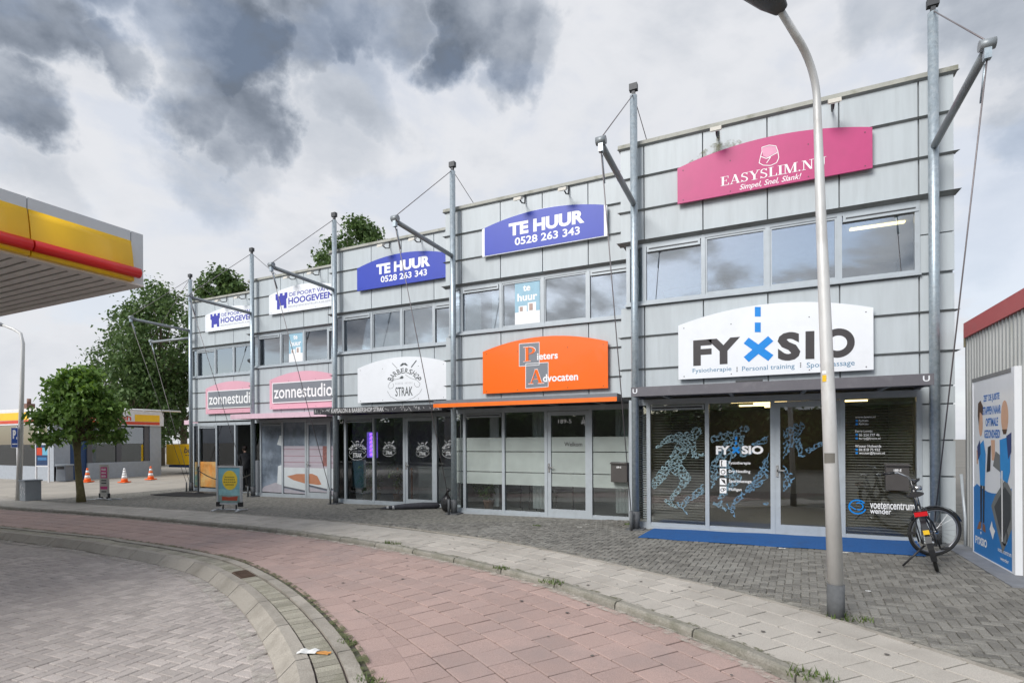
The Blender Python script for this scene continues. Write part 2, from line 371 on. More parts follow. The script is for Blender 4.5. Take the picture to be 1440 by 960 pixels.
# ================================================================== GROUND AND PAVING
def catmull(pts, ds=.1):
    P = [np.array(p, float) for p in pts]; P = [2 * P[0] - P[1]] + P + [2 * P[-1] - P[-2]]; out = []
    for i in range(1, len(P) - 2):
        p0, p1, p2, p3 = P[i - 1:i + 3]; n = max(2, int(np.linalg.norm(p2 - p1) / .05))
        for k in range(n):
            t = k / n; out.append(.5 * ((2 * p1) + (p2 - p0) * t + (2 * p0 - 5 * p1 + 4 * p2 - p3) * t * t + (3 * p1 - p0 - 3 * p2 + p3) * t ** 3))
    out.append(P[-2]); out = np.array(out)
    for _ in range(60): out[1:-1] = .25 * out[:-2] + .5 * out[1:-1] + .25 * out[2:]
    s = np.concatenate([[0], np.cumsum(np.linalg.norm(np.diff(out, axis=0), axis=1))]); q = np.arange(0, s[-1], ds)
    return np.stack([np.interp(q, s, out[:, 0]), np.interp(q, s, out[:, 1])], 1)
class Curve:
    def __init__(s, pts, ds=.1):
        s.p = catmull(pts, ds); s.ds = ds; t = np.gradient(s.p, axis=0); t /= np.linalg.norm(t, axis=1)[:, None]; s.n = np.stack([-t[:, 1], t[:, 0]], 1); s.L = (len(s.p) - 1) * ds
    def at(s, a, off=0.):
        k = min(max(a / s.ds, 0), len(s.p) - 1.001); i = int(k); w = k - i
        p = s.p[i] * (1 - w) + s.p[i + 1] * w; n = s.n[i] * (1 - w) + s.n[i + 1] * w; p = p + n * off; return float(p[0]), float(p[1])
    def signed(s, x, y):
        d = s.p - np.array([x, y]); i = int(np.argmin((d ** 2).sum(1))); return float(((np.array([x, y]) - s.p[i]) * s.n[i]).sum())
RS = 1.04      # the cycle path lies 7 cm below the pavement
cG = Curve([(-45, 8.3), (-21.4, 8.3), (-15.4, 8.25), (-11.03, 8.0), (-8.37, 7.76), (-5.57, 7.19), (-3.0, 6.32), (-1.85, 5.73), (-1.13, 5.28), (-.37, 4.75), (.19, 4.26), (.95, 3.5), (1.6, 2.6), (2.2, 1.4)])
cU = Curve([(-45, 9.7), (-23.8, 9.65), (-18.06, 9.7), (-13.3, 9.52), (-8.54, 9.17), (-6.51, 8.9), (-3.86, 8.13), (-1.49, 6.98), (.04, 6.13), (.48, 5.77), (1.56, 4.8), (2.6, 3.6), (3.4, 2.2)])
cK = Curve([(x * RS, y * RS) for x, y in [(-45, 5.8), (-15, 5.74), (-10.58, 5.62), (-7.69, 5.28), (-6.23, 4.80), (-4.92, 4.18), (-3.63, 3.41), (-2.86, 2.84), (-1.9, 1.9), (-1.2, .8)]])
ZR, ZS, ZP = -.068, 0.0, -.185       # cycle path, pavement, road: height against the local ground

def strip(mb, cA, oA, cB, oB, dz, step=.5):
    """ribbon between two curves sampled at equal fractions"""
    n = int(cA.L / step); pr = None
    for k in range(n + 1):
        a = cA.at(cA.L * k / n, oA); b = cB.at(cB.L * k / n, oB)
        cur = [(a[0], a[1], gz(a[0]) + dz), (b[0], b[1], gz(b[0]) + dz)]
        if pr: mb.quad(pr[0], cur[0], cur[1], pr[1])
        pr = cur
    return mb

ROADM = pm('road_bed_brick', (.36, .325, .30), .85, 0, .35, 14, .4, 30)
GROUND = pm('bare_ground', (.17, .16, .14), .9, 0, .2, .6, .3, 12)
mb = MB()
xs = [-900, -120, -60, -21, 6, 60, 900]; ys = [-900, -40, -8, 6, 20, 60, 900]
for i in range(6):
    for j in range(6):
        mb.quad(*[(xs[i + a], ys[j + b], gz(xs[i + a]) - .22) for a, b in ((0, 0), (1, 0), (1, 1), (0, 1))])
tag(mb.build('ground', GROUND), None, None, kind='structure')

# bedding sheets under the pieces; the same colours carry on where the pieces are too small to tell apart
SOIL = pm('joint_soil', (.115, .105, .085), .95, 0, .3, 25, .5, 80, dirt=(.07, .09, .035, .8), dscale=3, dlo=.5, dhi=.65)
REDB = pm('red_path_bed', (.10, .075, .068), .9, 0, .25, 20)
GREYB = pm('pavement_bed', (.11, .108, .09), .9, 0, .25, 20)
DARKB = pm('brick_bed', (.24, .23, .20), .9, 0, .35, 18, .4, 60, dirt=(.12, .115, .10, .9), dscale=11, dlo=.48, dhi=.56)
mb = MB(); strip(mb, cK, -14, cK, -.10, ZP - .014); road = tag(mb.build('road', ROADM), None, None, kind='structure')
mb = MB(); strip(mb, cK, -.05, cG, .05, ZR - .014); path = tag(mb.build('cycle_path', REDB), None, None, kind='structure')
mb = MB(); strip(mb, cG, .02, cU, .02, ZS - .014); pave = tag(mb.build('pavement', GREYB), None, None, kind='structure')
mb = MB()
for i in range(60):        # the brick forecourt between pavement and shops
    a0, a1 = cU.L * i / 60, cU.L * (i + 1) / 60
    p, q = cU.at(a0), cU.at(a1)
    if q[0] < -22.6: continue
    p = (max(p[0], -22.6), p[1])
    ya = 17.5
    mb.quad((p[0], p[1], gz(p[0]) - .012), (q[0], q[1], gz(q[0]) - .012), (q[0], ya, gz(q[0]) - .012), (p[0], ya, gz(p[0]) - .012))
x0, y0 = cU.at(cU.L); mb.quad((x0, y0, gz(x0) - .012), (14, y0, gz(14) - .012), (14, 17.5, gz(14) - .012), (x0, 17.5, gz(x0) - .012))
plaza = tag(mb.build('brick_forecourt', DARKB), None, None, kind='structure')
SAND = pm('station_yard', (.36, .33, .285), .9, 0, .14, 1.2, .3, 40, dirt=(.22, .205, .18, .7), dscale=.5, dlo=.5, dhi=.7)
mb = MB(); mb.quad((-95, 9.55, gz(-40) - .02), (-22.6, 9.55, gz(-40) - .02), (-22.6, 60, gz(-40) - .02), (-95, 60, gz(-40) - .02))
tag(mb.build('station_yard', SAND), None, None, kind='structure')

def piece(quad, zfun, dz, h=.035, bev=.005, gap=.004, tilt=.0015):
    """one paving piece: quad of 4 (x, y); returns verts, faces"""
    c = (sum(p[0] for p in quad) / 4, sum(p[1] for p in quad) / 4)
    def inset(d): 
        out = []
        for i in range(4):
            p = Vector(quad[i]); a = (Vector(quad[(i + 1) % 4]) - p).normalized(); b = (Vector(quad[i - 1]) - p).normalized(); out.append(p + (a + b) * d)
        return out
    o = inset(gap); t = inset(gap + bev); z = dz + random.uniform(-.003, .002) + (.005 if abs(cK.signed(*c) - .525) < .02 else 0); tx, ty = random.uniform(-tilt, tilt) * 6, random.uniform(-tilt, tilt) * 6
    V = [(p.x, p.y, zfun(p.x) + z - h) for p in o] + [(p.x, p.y, zfun(p.x) + z - bev * .8 + (p.x - c[0]) * tx + (p.y - c[1]) * ty) for p in o] + [(p.x, p.y, zfun(p.x) + z + (p.x - c[0]) * tx + (p.y - c[1]) * ty) for p in t]
    Fc = [(8, 9, 10, 11)]
    for i in range(4):
        j = (i + 1) % 4; Fc += [(i, j, 4 + j, 4 + i), (4 + i, 4 + j, 8 + j, 8 + i)]
    return V, Fc
def lay(quads, name, mat, parent, dz, limit=300, h=.035, bev=.005, gap=.004):
    """the pieces that show largest become objects, the rest one field of real pieces"""
    def size(q):
        p = [proj(x, y, gz(x)) for x, y in q]
        if any(k is None for k in p): return 0
        a = abs(sum(p[i][0] * p[(i + 1) % 4][1] - p[(i + 1) % 4][0] * p[i][1] for i in range(4))) / 2
        u = sum(k[0] for k in p) / 4; v = sum(k[1] for k in p) / 4
        return a if -20 < u < 1460 and v < 985 else -1 / (1 + abs(u))
    quads = sorted(quads, key=size, reverse=True)
    for k, q in enumerate(quads[:limit]):
        V, Fc = piece(q, gz, dz, h, bev, gap); m = MB().add(V, Fc); m.rnd = [random.random()] * len(V); m.build(name, mat, parent)
    if len(quads) > limit:
        m = MB(); R = []
        for q in quads[limit:]:
            V, Fc = piece(q, gz, dz, h, bev, gap); m.add(V, Fc); R += [random.random()] * len(V)
        m.rnd = R; o = m.build(name + '_field', mat, parent); o['kind'] = 'stuff'
REDT = pm('red_concrete_tile', (.40, .288, .255), .8, 0, .32, 120, .5, 150, attr=.08, dirt=(.30, .24, .225, .6), dscale=.9, dlo=.46, dhi=.66)
GREYT = pm('grey_concrete_tile', (.44, .41, .365), .82, 0, .26, 120, .5, 150, attr=.10, dirt=(.31, .285, .25, .7), dscale=1.1, dlo=.48, dhi=.7)
BRICK = pm('road_brick', (.445, .40, .37), .8, 0, .38, 130, .8, 150, attr=.16, dirt=(.31, .275, .26, .7), dscale=.8, dlo=.44, dhi=.64)
KLINK = pm('dark_paver', (.185, .178, .16), .8, 0, .42, 120, .8, 140, attr=.28, dirt=(.30, .295, .27, .6), dscale=.9, dlo=.53, dhi=.72)
KERB2 = pm('kerb_weathered', (.26, .245, .21), .85, 0, .3, 60, .6, 90, attr=.1, dirt=(.14, .14, .10, .7), dscale=4, dlo=.46, dhi=.66)
KERB = pm('kerb_concrete', (.36, .33, .285), .85, 0, .28, 80, .7, 90, attr=.08, dirt=(.21, .192, .16, .75), dscale=2.2, dlo=.46, dhi=.66)

quads = []
for j in range(10):                                           # cycle path: rows of 30 cm tiles that follow the kerb
    a = (.15 if j % 2 else 0)
    while a < cG.L - .3:
        q = [cG.at(a, -.295 * j - .012), cG.at(a, -.295 * (j + 1) - .012), cG.at(a + .3, -.295 * (j + 1) - .012), cG.at(a + .3, -.295 * j - .012)]
        c = (sum(p[0] for p in q) / 4, sum(p[1] for p in q) / 4)
        if seen(*c) and c[0] > -26 and cK.signed(*c) > .545: quads.append([q[1], q[2], q[3], q[0]])
        a += .3
a = 0
while a < cK.L - .3:                                          # the edge course along the kerb
    q = [cK.at(a, .375), cK.at(a + .3, .375), cK.at(a + .3, .675), cK.at(a, .675)]
    if seen(*q[0]) and q[0][0] > -26: quads.append(q)
    a += .3
lay(quads, 'paving_tile', REDT, path, ZR, gap=.006)
quads = []
for j in range(4):
    a = (.15 if j % 2 else 0)
    while a < cG.L - .3:
        f0 = [.11, .41, .71, 1.01, 1.31][j]; f1 = [.11, .41, .71, 1.01, 1.31][j + 1]
        q = [cG.at(a, f0), cG.at(a + .3, f0), cG.at(a + .3, f1), cG.at(a, f1)]
        c = (sum(p[0] for p in q) / 4, sum(p[1] for p in q) / 4)
        if seen(*c) and c[0] > -27 and cU.signed(*c) < .0: quads.append(q)
        a += .3
lay(quads, 'paving_tile', GREYT, pave, ZS, gap=.006)
def along(c, o0, o1, L, name, mat, parent, prof, dz, amin=0, cond=None):
    """kerb stones: profile (offset, height) swept over length L"""
    a = amin
    while a < c.L - L:
        mid = c.at(a + L / 2, (o0 + o1) / 2)
        if seen(*mid, 120) and mid[0] > -30:
            n = 3; m = MB(); V = []
            for k in range(n + 1):
                s = a + .009 + (L - .018) * k / n
                for (o, z) in prof: x, y = c.at(s, o); V.append((x, y, gz(x) + dz + z))
            P = len(prof); Fc = []
            for k in range(n):
                for i in range(P): j = (i + 1) % P; Fc.append((k * P + i, (k + 1) * P + i, (k + 1) * P + j, k * P + j))
            Fc += [tuple(range(P)), tuple(range((n + 1) * P - 1, n * P - 1, -1))]
            m.add(V, Fc); m.rnd = [random.random()] * len(V); o = m.build(name, mat, parent)
        a += L
along(cG, 0, .11, 1.0, 'kerb_stone', KERB2, pave, [(0, -.12), (0.004, -.03), (.012, -.01), (.03, .004), (.105, .004), (.105, -.12)], 0)
along(cK, -.26, 0, 1.0, 'kerb_stone', KERB, road, [(-.245, -.25), (-.245, -.105), (-.115, .012), (-.012, .012), (-.012, -.2)], ZR)
along(cK, .2, .33, 1.0, 'edging_stone', KERB, path, [(.212, -.15), (.212, .015), (.325, .015), (.325, -.15)], ZR)
along(cU, 0, .06, 1.0, 'edging_stone', KERB, plaza, [(-.05, -.08), (-.05, .002), (.01, .002), (.01, -.08)], 0)
quads = []; a = 0
SETT = pm('gutter_sett', (.33, .31, .25), .85, 0, .4, 90, .9, 110, attr=.2, dirt=(.16, .16, .10, .7), dscale=2)
while a < cK.L - .12:
    q = [cK.at(a, .0), cK.at(a + .1, .0), cK.at(a + .1, .2), cK.at(a, .2)]
    if seen(*q[0]) and q[0][0] > -20: quads.append(q)
    a += .1
lay(quads, 'gutter_sett', SETT, path, ZR + .002, h=.03, gap=.005)
mb = MB(); strip(mb, cK, .30, cK, .72, ZR - .006, .2)
tag(mb.build('soil_strip', SOIL), None, None, kind='structure')
# drain grate set in the gutter
gx, gy = -6.5, 5.02; sgn = min(range(len(cK.p)), key=lambda i: (cK.p[i][0] - gx) ** 2 + (cK.p[i][1] - gy) ** 2); aK = sgn * cK.ds
RUST = pm('rusty_iron', (.13, .085, .06), .8, .3, .3, 14, .4, 60)
dr = thing('drain_grate', 'rusty iron drain grate set in the gutter between the kerbs', 'drain', (*cK.at(aK, .1), gz(gx) + ZR))
P = [cK.at(aK - .22, .005), cK.at(aK + .22, .005), cK.at(aK + .22, .20), cK.at(aK - .22, .20)]
O = dr.location
m = MB(); m.extr([(p[0] - O.x, p[1] - O.y, -.02) for p in P], (0, 0, .03)); m.build('frame', RUST, dr)
for k in range(9):
    t0 = (k + .3) / 9; t1 = (k + .75) / 9
    def lp(t, s): 
        a = [P[0][i] * (1 - t) + P[1][i] * t for i in (0, 1)]; b = [P[3][i] * (1 - t) + P[2][i] * t for i in (0, 1)]; return (a[0] * (1 - s) + b[0] * s - O.x, a[1] * (1 - s) + b[1] * s - O.y, .011)
    MB().extr([lp(t0, .08), lp(t1, .08), lp(t1, .92), lp(t0, .92)], (0, 0, .01)).build('bar', RUST, dr)

def herring2(ang, w, box, inside):
    out = []; ca, sa = math.cos(ang), math.sin(ang)
    cx, cy = (box[0] + box[1]) / 2, (box[2] + box[3]) / 2; R = math.hypot(box[1] - box[0], box[3] - box[2]) / 2; n = int(R / w) + 4
    for i in range(-n, n):
        for j in range(-n, n):
            r = (i - j) % 4
            if r == 0: rc = (i, j, i + 2, j + 1)        # lies along x
            elif r == 3: rc = (i, j, i + 1, j + 2)      # stands along y
            else: continue
            q = []
            for (a, b) in ((rc[0], rc[1]), (rc[2], rc[1]), (rc[2], rc[3]), (rc[0], rc[3])):
                x, y = a * w, b * w; q.append((cx + x * ca - y * sa, cy + x * sa + y * ca))
            c = (sum(p[0] for p in q) / 4, sum(p[1] for p in q) / 4)
            if box[0] < c[0] < box[1] and box[2] < c[1] < box[3] and inside(c, q): out.append(q)
    return out
def depth(c): return -S_ * c[0] + C_ * c[1]
quads = herring2(math.radians(2), .103, (-17, 0, .5, 6), lambda c, q: seen(*c) and depth(c) < 9.5 and cK.signed(*c) < -.20)
lay(quads, 'paving_brick', BRICK, road, ZP, h=.03, bev=.007, gap=.004)
quads = herring2(math.radians(-3), .082, (-9, 4.5, 4, 11.6), lambda c, q: seen(*c) and depth(c) < 11.5 and min(cU.signed(*p) for p in q) > .02 and (c[1] < 10.36 or c[0] < -2.6) and (c[0] < 2.66 or c[1] < 8.0))
lay(quads, 'paving_brick', KLINK, plaza, ZS, h=.03, bev=.005, gap=.005)

# ================================================================== THE SHOP ROW
PITCH_X, PITCH_Y = -4.625, .95
UX, UY = -2.57, 10.38
COLS = [0, .46, 1.52, 2.58, 3.65, 4.72, 5.17]
ROWS_UP = [(6.66, 7.25), (6.03, 6.66), (5.42, 6.03)]
ROWS_MID = [(3.62, 4.20), (3.0, 3.62), (2.46, 3.0)]
SHOPS = [
    ('light grey clad shop unit with blue doormat, nearest the bicycle', 'FYX'),
    ('light grey clad shop unit with an orange and grey entrance canopy', 'PIE'),
    ('light grey clad shop unit with black scissors patterned canopy', 'STR'),
    ('light grey clad shop unit with pink canopy and sunbed window print', 'ZON'),
    ('light grey clad shop unit at the far end with its door standing open', 'END')]
CANOPY = {'FYX': pm('canopy_slate', (.13, .125, .14), .5, .1, .08, 3, dirt=(.22, .21, .22, .5), dscale=5),
          'PIE': pm('canopy_grey', (.17, .18, .20), .45, .1),
          'STR': pm('canopy_black', (.035, .035, .04), .5), 'ZON': pm('canopy_pink', (.70, .49, .57), .45), 'END': None}
TUBE = emit('ceiling_tube', (1, .72, .30), 2.2)
units = []
for k, (label, code) in enumerate(SHOPS):
    X0, Y0 = [-2.57, -7.16, -11.77, -16.45, -21.1][k], UY + PITCH_Y * k
    gl = gz(X0 + 2.5)                     # floor level
    sh = thing('shop_unit', label, 'shop', (X0, Y0, 0), 0, 'shop units in the stepped row')
    units.append((sh, X0, Y0, gl))
    last = 5.17 if k == 0 else 4.60
    cols = [c for c in COLS if c < last] + [last]
    # carcass: bands, piers, side walls, roof, floors
    m = MB()
    m.box(0.02, last - .02, .045, .22, 5.42, 7.24); m.box(.02, last - .02, .045, .22, 2.46, 4.2)
    if k == 0: m.box(4.735, 5.15, .045, .22, -.3, 2.46); m.box(4.735, 5.15, .045, .22, 4.2, 5.42)
    m.box(.02, .12, .22, 9, 5.42, 7.24); m.box(.02, .12, .22, 9, 2.46, 4.2); m.box(.16, .24, 1.2, 9, -.4, 2.46); m.box(.16, .24, 1.2, 9, 4.2, 5.42)
    m.box(last - .12, last - .02, .22, 9, -.4, 7.24); m.box(.12, last - .12, 8.8, 9, -.4, 7.24)
    m.build('wall', WALLM, sh)
    MB().box(.12, last - .12, .22, 8.8, 7.0, 7.1).build('roof', pm('roof_felt', (.06, .06, .06), .9), sh)
    MB().box(-.03, last + .04, -.05, .16, 7.25, 7.32).build('coping', COPING, sh)
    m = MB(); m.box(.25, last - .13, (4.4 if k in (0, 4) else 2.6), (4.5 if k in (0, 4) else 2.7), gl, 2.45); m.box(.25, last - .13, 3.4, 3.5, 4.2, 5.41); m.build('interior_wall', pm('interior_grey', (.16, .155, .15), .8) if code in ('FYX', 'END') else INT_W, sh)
    m = MB(); m.box(.25, last - .13, .1, 4.4, gl - .1, gl + .015); m.build('interior_floor', INT_F, sh)
    MB().box(.14, last - .13, .23, 4.4, 2.40, 2.458).build('ceiling', INT_C, sh); MB().box(.14, last - .13, .23, 4.4, 5.36, 5.418).build('ceiling', INT_C, sh)
    if k in (1, 2, 3):
        MB().box(.25, .27, .25, 2.6, gl, 2.39).build('interior_lining', INT_W, sh)
    MB().box(.14, last - .13, .23, 3.4, 4.12, 4.198).build('upper_floor', INT_F, sh)
    # cladding panels, one object each
    for rows in (ROWS_UP, ROWS_MID):
        for (z0, z1) in rows:
            for c0, c1 in zip(cols[:-1], cols[1:]):
                e = random.uniform(0, .003)
                MB().box(c0 + .011, c1 - .011, -e, .045, z0 + .012, z1 - .022).build('cladding_panel', PANEL, sh)
    if k == 0:
        zz = [-.05, .5, 1.06, 1.62, 2.18, 2.46]
        for z0, z1 in zip(zz[:-1], zz[1:]):
            for a, b in ((4.73, 4.88), (4.88, 5.17)): MB().box(a + .008, b - .008, 0, .044, z0 + .012, z1 - .012).build('cladding_panel', PANEL, sh)
        for z0, z1 in ((4.22, 4.82), (4.82, 5.42)): MB().box(4.728, 5.162, 0, .044, z0 + .01, z1 - .01).build('cladding_panel', PANEL, sh)
    # drip flashings at the horizontal joints, their points sticking out at the ends
    def flash(z, dp, hgt, x0=-.05, x1=None):
        x1 = last + (.06 if k == 0 else -.0) if x1 is None else x1
        pr = [(-dp, z + .004), (.0, z + .012), (.03, z - hgt), (-.004, z - hgt)]
        m = MB(); V = []
        for (x, s) in ((x0, 1), (x1, -1)):
            for i, (y, zz_) in enumerate(pr): V.append((x + (0 if i < 1 else s * .045), y, zz_))
        m.add(V, [(0, 1, 2, 3), (7, 6, 5, 4), (0, 4, 5, 1), (1, 5, 6, 2), (2, 6, 7, 3), (3, 7, 4, 0)]); m.build('drip_flashing', LEDGE, sh)
    for z in (7.25, 6.66, 6.03): flash(z - .006, .05, .022)
    for z in (3.62, 3.0): flash(z - .006, .04, .02)
    flash(5.415, .11, .045); 
    MB().box(.10, (4.74 if k == 0 else last), -.06, .05, 4.195, 4.235).build('window_sill', ALU, sh)
    # upper windows
    wf = MB(); z0, z1 = 4.235, 5.37
    posts = [.15, .46, 1.52, 2.58, 3.65] + ([4.70] if k == 0 else [])
    for x in posts: wf.box(x - .035, x + .035, -.012, .07, z0, z1)
    end = 4.735 if k == 0 else last
    wf.box(.115, end, -.008, .066, z1 - .06, z1 + .02); wf.box(.115, end, -.008, .066, z0, z0 + .055)
    wf.build('window_frame', ALU, sh)
    px = [.15, .46, 1.52, 2.58, 3.65, end + .03]
    for i, (a, b) in enumerate(zip(px[:-1], px[1:])):
        w = MB(); w.box(a + .03, b - .03, .028, .036, z0 + .05, z1 - .055); w.build('window_pane', GLASSU, sh)
        if i in (1, 4):        # ventilation grille at the head of the opening lights
            g = MB(); g.box(a + .05, b - .05, -.025, .03, z1 - .17, z1 - .065); go = g.build('vent', ALU, sh)
            MB().box(a + .09, b - .09, -.031, -.024, z1 - .125, z1 - .105).build('slot', DARKM, go)
        elif i > 1:
            s = MB()
            for (xa, xb, za, zb) in ((a + .035, b - .035, z0 + .055, z0 + .085), (a + .035, b - .035, z1 - .095, z1 - .062), (a + .035, a + .065, z0 + .085, z1 - .095), (b - .065, b - .035, z0 + .085, z1 - .095)): s.box(xa, xb, .004, .05, za, zb)
            s.build('sash', ALU, sh)
    # shopfront
    bz = gl + .02; hz = 2.30
    sf = MB(); posts = [.19, .52, 1.57, 2.64, 3.68] + [4.71 if k == 0 else last - .06]
    for x in posts: sf.box(x - .035, x + .035, -.015, .09, bz - .06, 2.40)
    sf.box(.155, posts[-1] + .035, -.01, .085, hz, 2.41)
    for i, (a, b) in enumerate(zip(posts[:-1], posts[1:])):
        if i != 3: sf.box(a + .03, b - .03, -.006, .08, bz, bz + .07)
    sf.box(.155, posts[-1] + .035, -.03, .1, bz - .12, bz - .002)
    sf.build('shopfront_frame', ALU, sh)
    for i, (a, b) in enumerate(zip(posts[:-1], posts[1:])):
        if i == 3: continue
        w = MB(); w.box(a + .03, b - .03, .03, .038, bz + .06, hz); w.build('shop_window', GLASSL, sh)
        if i == 1:
            g = MB(); g.box(a + .05, b - .05, -.03, .032, hz - .10, hz - .015); go = g.build('vent', ALU, sh); MB().box(a + .08, b - .08, -.036, -.029, hz - .07, hz - .045).build('slot', DARKM, go)
    # door
    dx0, dx1 = posts[3] + .035, posts[4] - .035
    d = MB()
    open_ = code == 'END'
    dr_ = thing('door', None, None); dr_.parent = sh
    if open_: dr_.location = (dx1 - .02, .03, 0); dr_.rotation_euler = (0, 0, math.radians(-97)); ox = dx1 - .02; oy = .03
    else: ox = oy = 0
    def db(x0, x1, y0, y1, z0, z1, mbx): mbx.box(x0 - ox, x1 - ox, y0 - oy, y1 - oy, z0, z1)
    for q in ((dx0, dx0 + .085, bz, hz - .01), (dx1 - .085, dx1, bz, hz - .01), (dx0 + .085, dx1 - .085, bz, bz + .16), (dx0 + .085, dx1 - .085, hz - .1, hz - .01)): db(q[0], q[1], -.004, .06, q[2], q[3], d)
    d.build('door_frame', ALU, dr_)
    w = MB(); db(dx0 + .08, dx1 - .08, .026, .034, bz + .15, hz - .09, w); w.build('door_pane', GLASSL, dr_)
    h = MB(); db(dx0 + .02, dx0 + .055, -.018, -.003, 1.0 + gl, 1.2 + gl, h); db(dx0 + .03, dx0 + .15, -.05, -.035, 1.1 + gl, 1.122 + gl, h); db(dx0 + .03, dx0 + .05, -.05, -.01, 1.1 + gl, 1.122 + gl, h); h.build('door_handle', pm('handle_steel', (.7, .7, .7), .25, .8), dr_)
    # canopy
    if CANOPY[code]:
        c0, c1 = (.42, 4.68) if k == 0 else (.3, 4.52)
        m = MB(); m.box(c0, c1, -1.0, -.96, 2.40, 2.56); m.box(c0, c0 + .04, -.96, -.02, 2.41, 2.555); m.box(c1 - .04, c1, -.96, -.02, 2.41, 2.555); m.box(c0 + .04, c1 - .04, -.96, -.02, 2.45, 2.50)
        m.build('canopy', CANOPY[code], sh)
        for q in range(4):
            x = c0 + .5 + q * (c1 - c0 - 1) / 3; MB().box(x - .03, x + .03, -.955, -.03, 2.405, 2.449).build('canopy_rib', LEDGE, sh)
        if code == 'PIE': MB().box(c0 + .0, c1 + .0, -1.012, -1.0, 2.40, 2.485).build('canopy_stripe', pm('stripe_orange', (.90, .17, .012), .4), sh)
        if code == 'FYX':
            mm = MB()
            for xx in (c0 + .03, c1 - .13): text_into(mm, 'U', xx, xx + .08, 2.45, 2.53, -1.003, .02)
            mm.build('canopy_mark', WHITEP, sh); MB().box(2.1, 2.5, -.93, -.7, 2.556, 2.60).build('entrance_sensor', DARKM, sh)
        if code == 'STR':
            mm = MB(); text_into(mm, 'KAPSALON & BARBERSHOP STRAK', .95, 2.75, 2.425, 2.54, -1.004, .012)
            random.seed(3)
            for q in range(46):
                x = random.choice([random.uniform(.33, .9), random.uniform(2.8, 4.45)]); z = random.uniform(2.425, 2.53); an = random.uniform(.5, 2.6); L = random.uniform(.03, .09)
                dx_, dz_ = math.cos(an) * L / 2, math.sin(an) * min(L, .08) / 2
                line2(mm, [(x - dx_, min(max(z - dz_, 2.41), 2.55)), (x + dx_, min(max(z + dz_, 2.41), 2.55))], .009, -1.003)
            mm.build('canopy_lettering', pm('print_pale', (.62, .62, .62), .5), sh)

def B(m, name, mat, parent, bevel=0):
    """build a mesh given in world coordinates under a parent that is not turned"""
    o = parent.location; m.v = [(v[0] - o.x, v[1] - o.y, v[2] - o.z) for v in m.v]; return m.build(name, mat, parent, None, bevel)
def tbox(mb, body, bl, tl, br, tr, Y, yo=0., **k):
    """lettering whose corners were read off the photograph, set level on the wall plane Y"""
    a, b, c, d = (aty(*p, Y) for p in (bl, tl, br, tr))
    return text_into(mb, body, (a[0] + b[0]) / 2, (c[0] + d[0]) / 2, (a[1] + c[1]) / 2, (b[1] + d[1]) / 2, Y + yo, **k)
def crop(ox, oy, s, Y): return lambda x, y: aty(ox + x / s, oy + y / s, Y)

# ================================================================== SIGNS ON THE FACADES
def arched(x0, x1, z0, z1, z2, y0, y1, n=18):
    top = []
    for k in range(n + 1):
        t = k / n; top.append((x1 + (x0 - x1) * t, z1 + (z2 - z1) * (1 - (2 * t - 1) ** 2)))
    return [(x0, y0, z0), (x1, y0, z0)] + [(a, y0, b) for a, b in top], (0, y1 - y0, 0)
def make_sign(k, upper, label, mat, inset=0.):
    _, X0, Y0, _ = units[k]
    x0, x1 = X0 + 1.09, X0 + 4.10
    z = (5.97, 6.62, 6.83) if upper else (2.75, 3.74, 3.97)
    s = thing('facade_sign', label, 'sign', (X0 + 2.6, Y0 - .075, z[0]), 0)
    m = MB(); pts, vec = arched(x0 + inset, x1 - inset, *z, Y0 - .105, Y0 - .07); m.extr(pts, vec); B(m, 'panel', mat, s)
    f = MB()
    for x in (x0 + .5, x1 - .5): f.box(x - .02, x + .02, Y0 - .07, Y0 - .003, z[0] + .08, z[0] + .14)
    B(f, 'bracket', DARKM, s)
    bo = MB()
    for x in (x0 + .1, x0 + .9, x1 - .9, x1 - .1):
        for zz in (z[0] + .05, z[1] - .06): bo.box(x - .008, x + .008, Y0 - .109, Y0 - .105, zz - .008, zz + .008)
    B(bo, 'screw', DARKM, s)['kind'] = 'stuff'
    return s, Y0 - .1065
MAGENTA = pm('sign_magenta', (.50, .045, .18), .4, 0, .05, 3, dirt=(.40, .05, .15, .4), dscale=2)
ORANGE = pm('sign_orange', (.93, .15, .006), .3, 0, .02, 2, coat=.3)
BLUE = pm('sign_blue', (.018, .046, .42), .4, 0, .05, 2)
PINK = pm('sign_pink', (.72, .38, .46), .4, 0, .04, 2)
GREYS = pm('sign_grey', (.20, .215, .24), .4, 0, .05, 3)
CHAR = pm('letter_charcoal', (.045, .04, .042), .45)
CYAN = pm('letter_blue', (.0, .23, .68), .4)
STEELB = pm('letter_steel_blue', (.10, .24, .38), .5)
WHT = pm('letter_white', (.86, .86, .86), .45, 0, .02)

s, Y = make_sign(0, True, 'magenta arched sign reading EASYSLIM.NU above the upper windows', MAGENTA)
m = MB(); a = aty(1013, 261.7, Y); b = aty(1162, 224, Y); serif_into(m, 'EASYSLIM.NU', a[0], b[0], aty(1013, 261.7, Y)[1] - .005, aty(1013, 249.5, Y)[1] - .0, Y)
tbox(m, 'Simpel, Snel, Slank!', (1040, 268.5), (1040, 259), (1127, 254.5), (1127, 244), Y, bold=.006, shear=.3)
Z = crop(940, 170, 4.8, Y)
line2(m, [Z(*p) for p in ((622, 240), (612, 285), (640, 300), (690, 302), (730, 283), (745, 250), (738, 205), (725, 170), (680, 165), (630, 180), (632, 205), (622, 240), (660, 255), (735, 215))], .012, Y)
line2(m, [Z(*p) for p in ((660, 255), (690, 245), (662, 285))], .012, Y)
B(m, 'lettering', WHT, s)
m = MB(); P2(m, [Z(*p) for p in ((632, 205), (630, 184), (680, 170), (722, 174), (735, 212), (662, 248), (640, 238))], Y + .0006); B(m, 'emblem', pm('emblem_pink', (.72, .30, .45), .5), s)

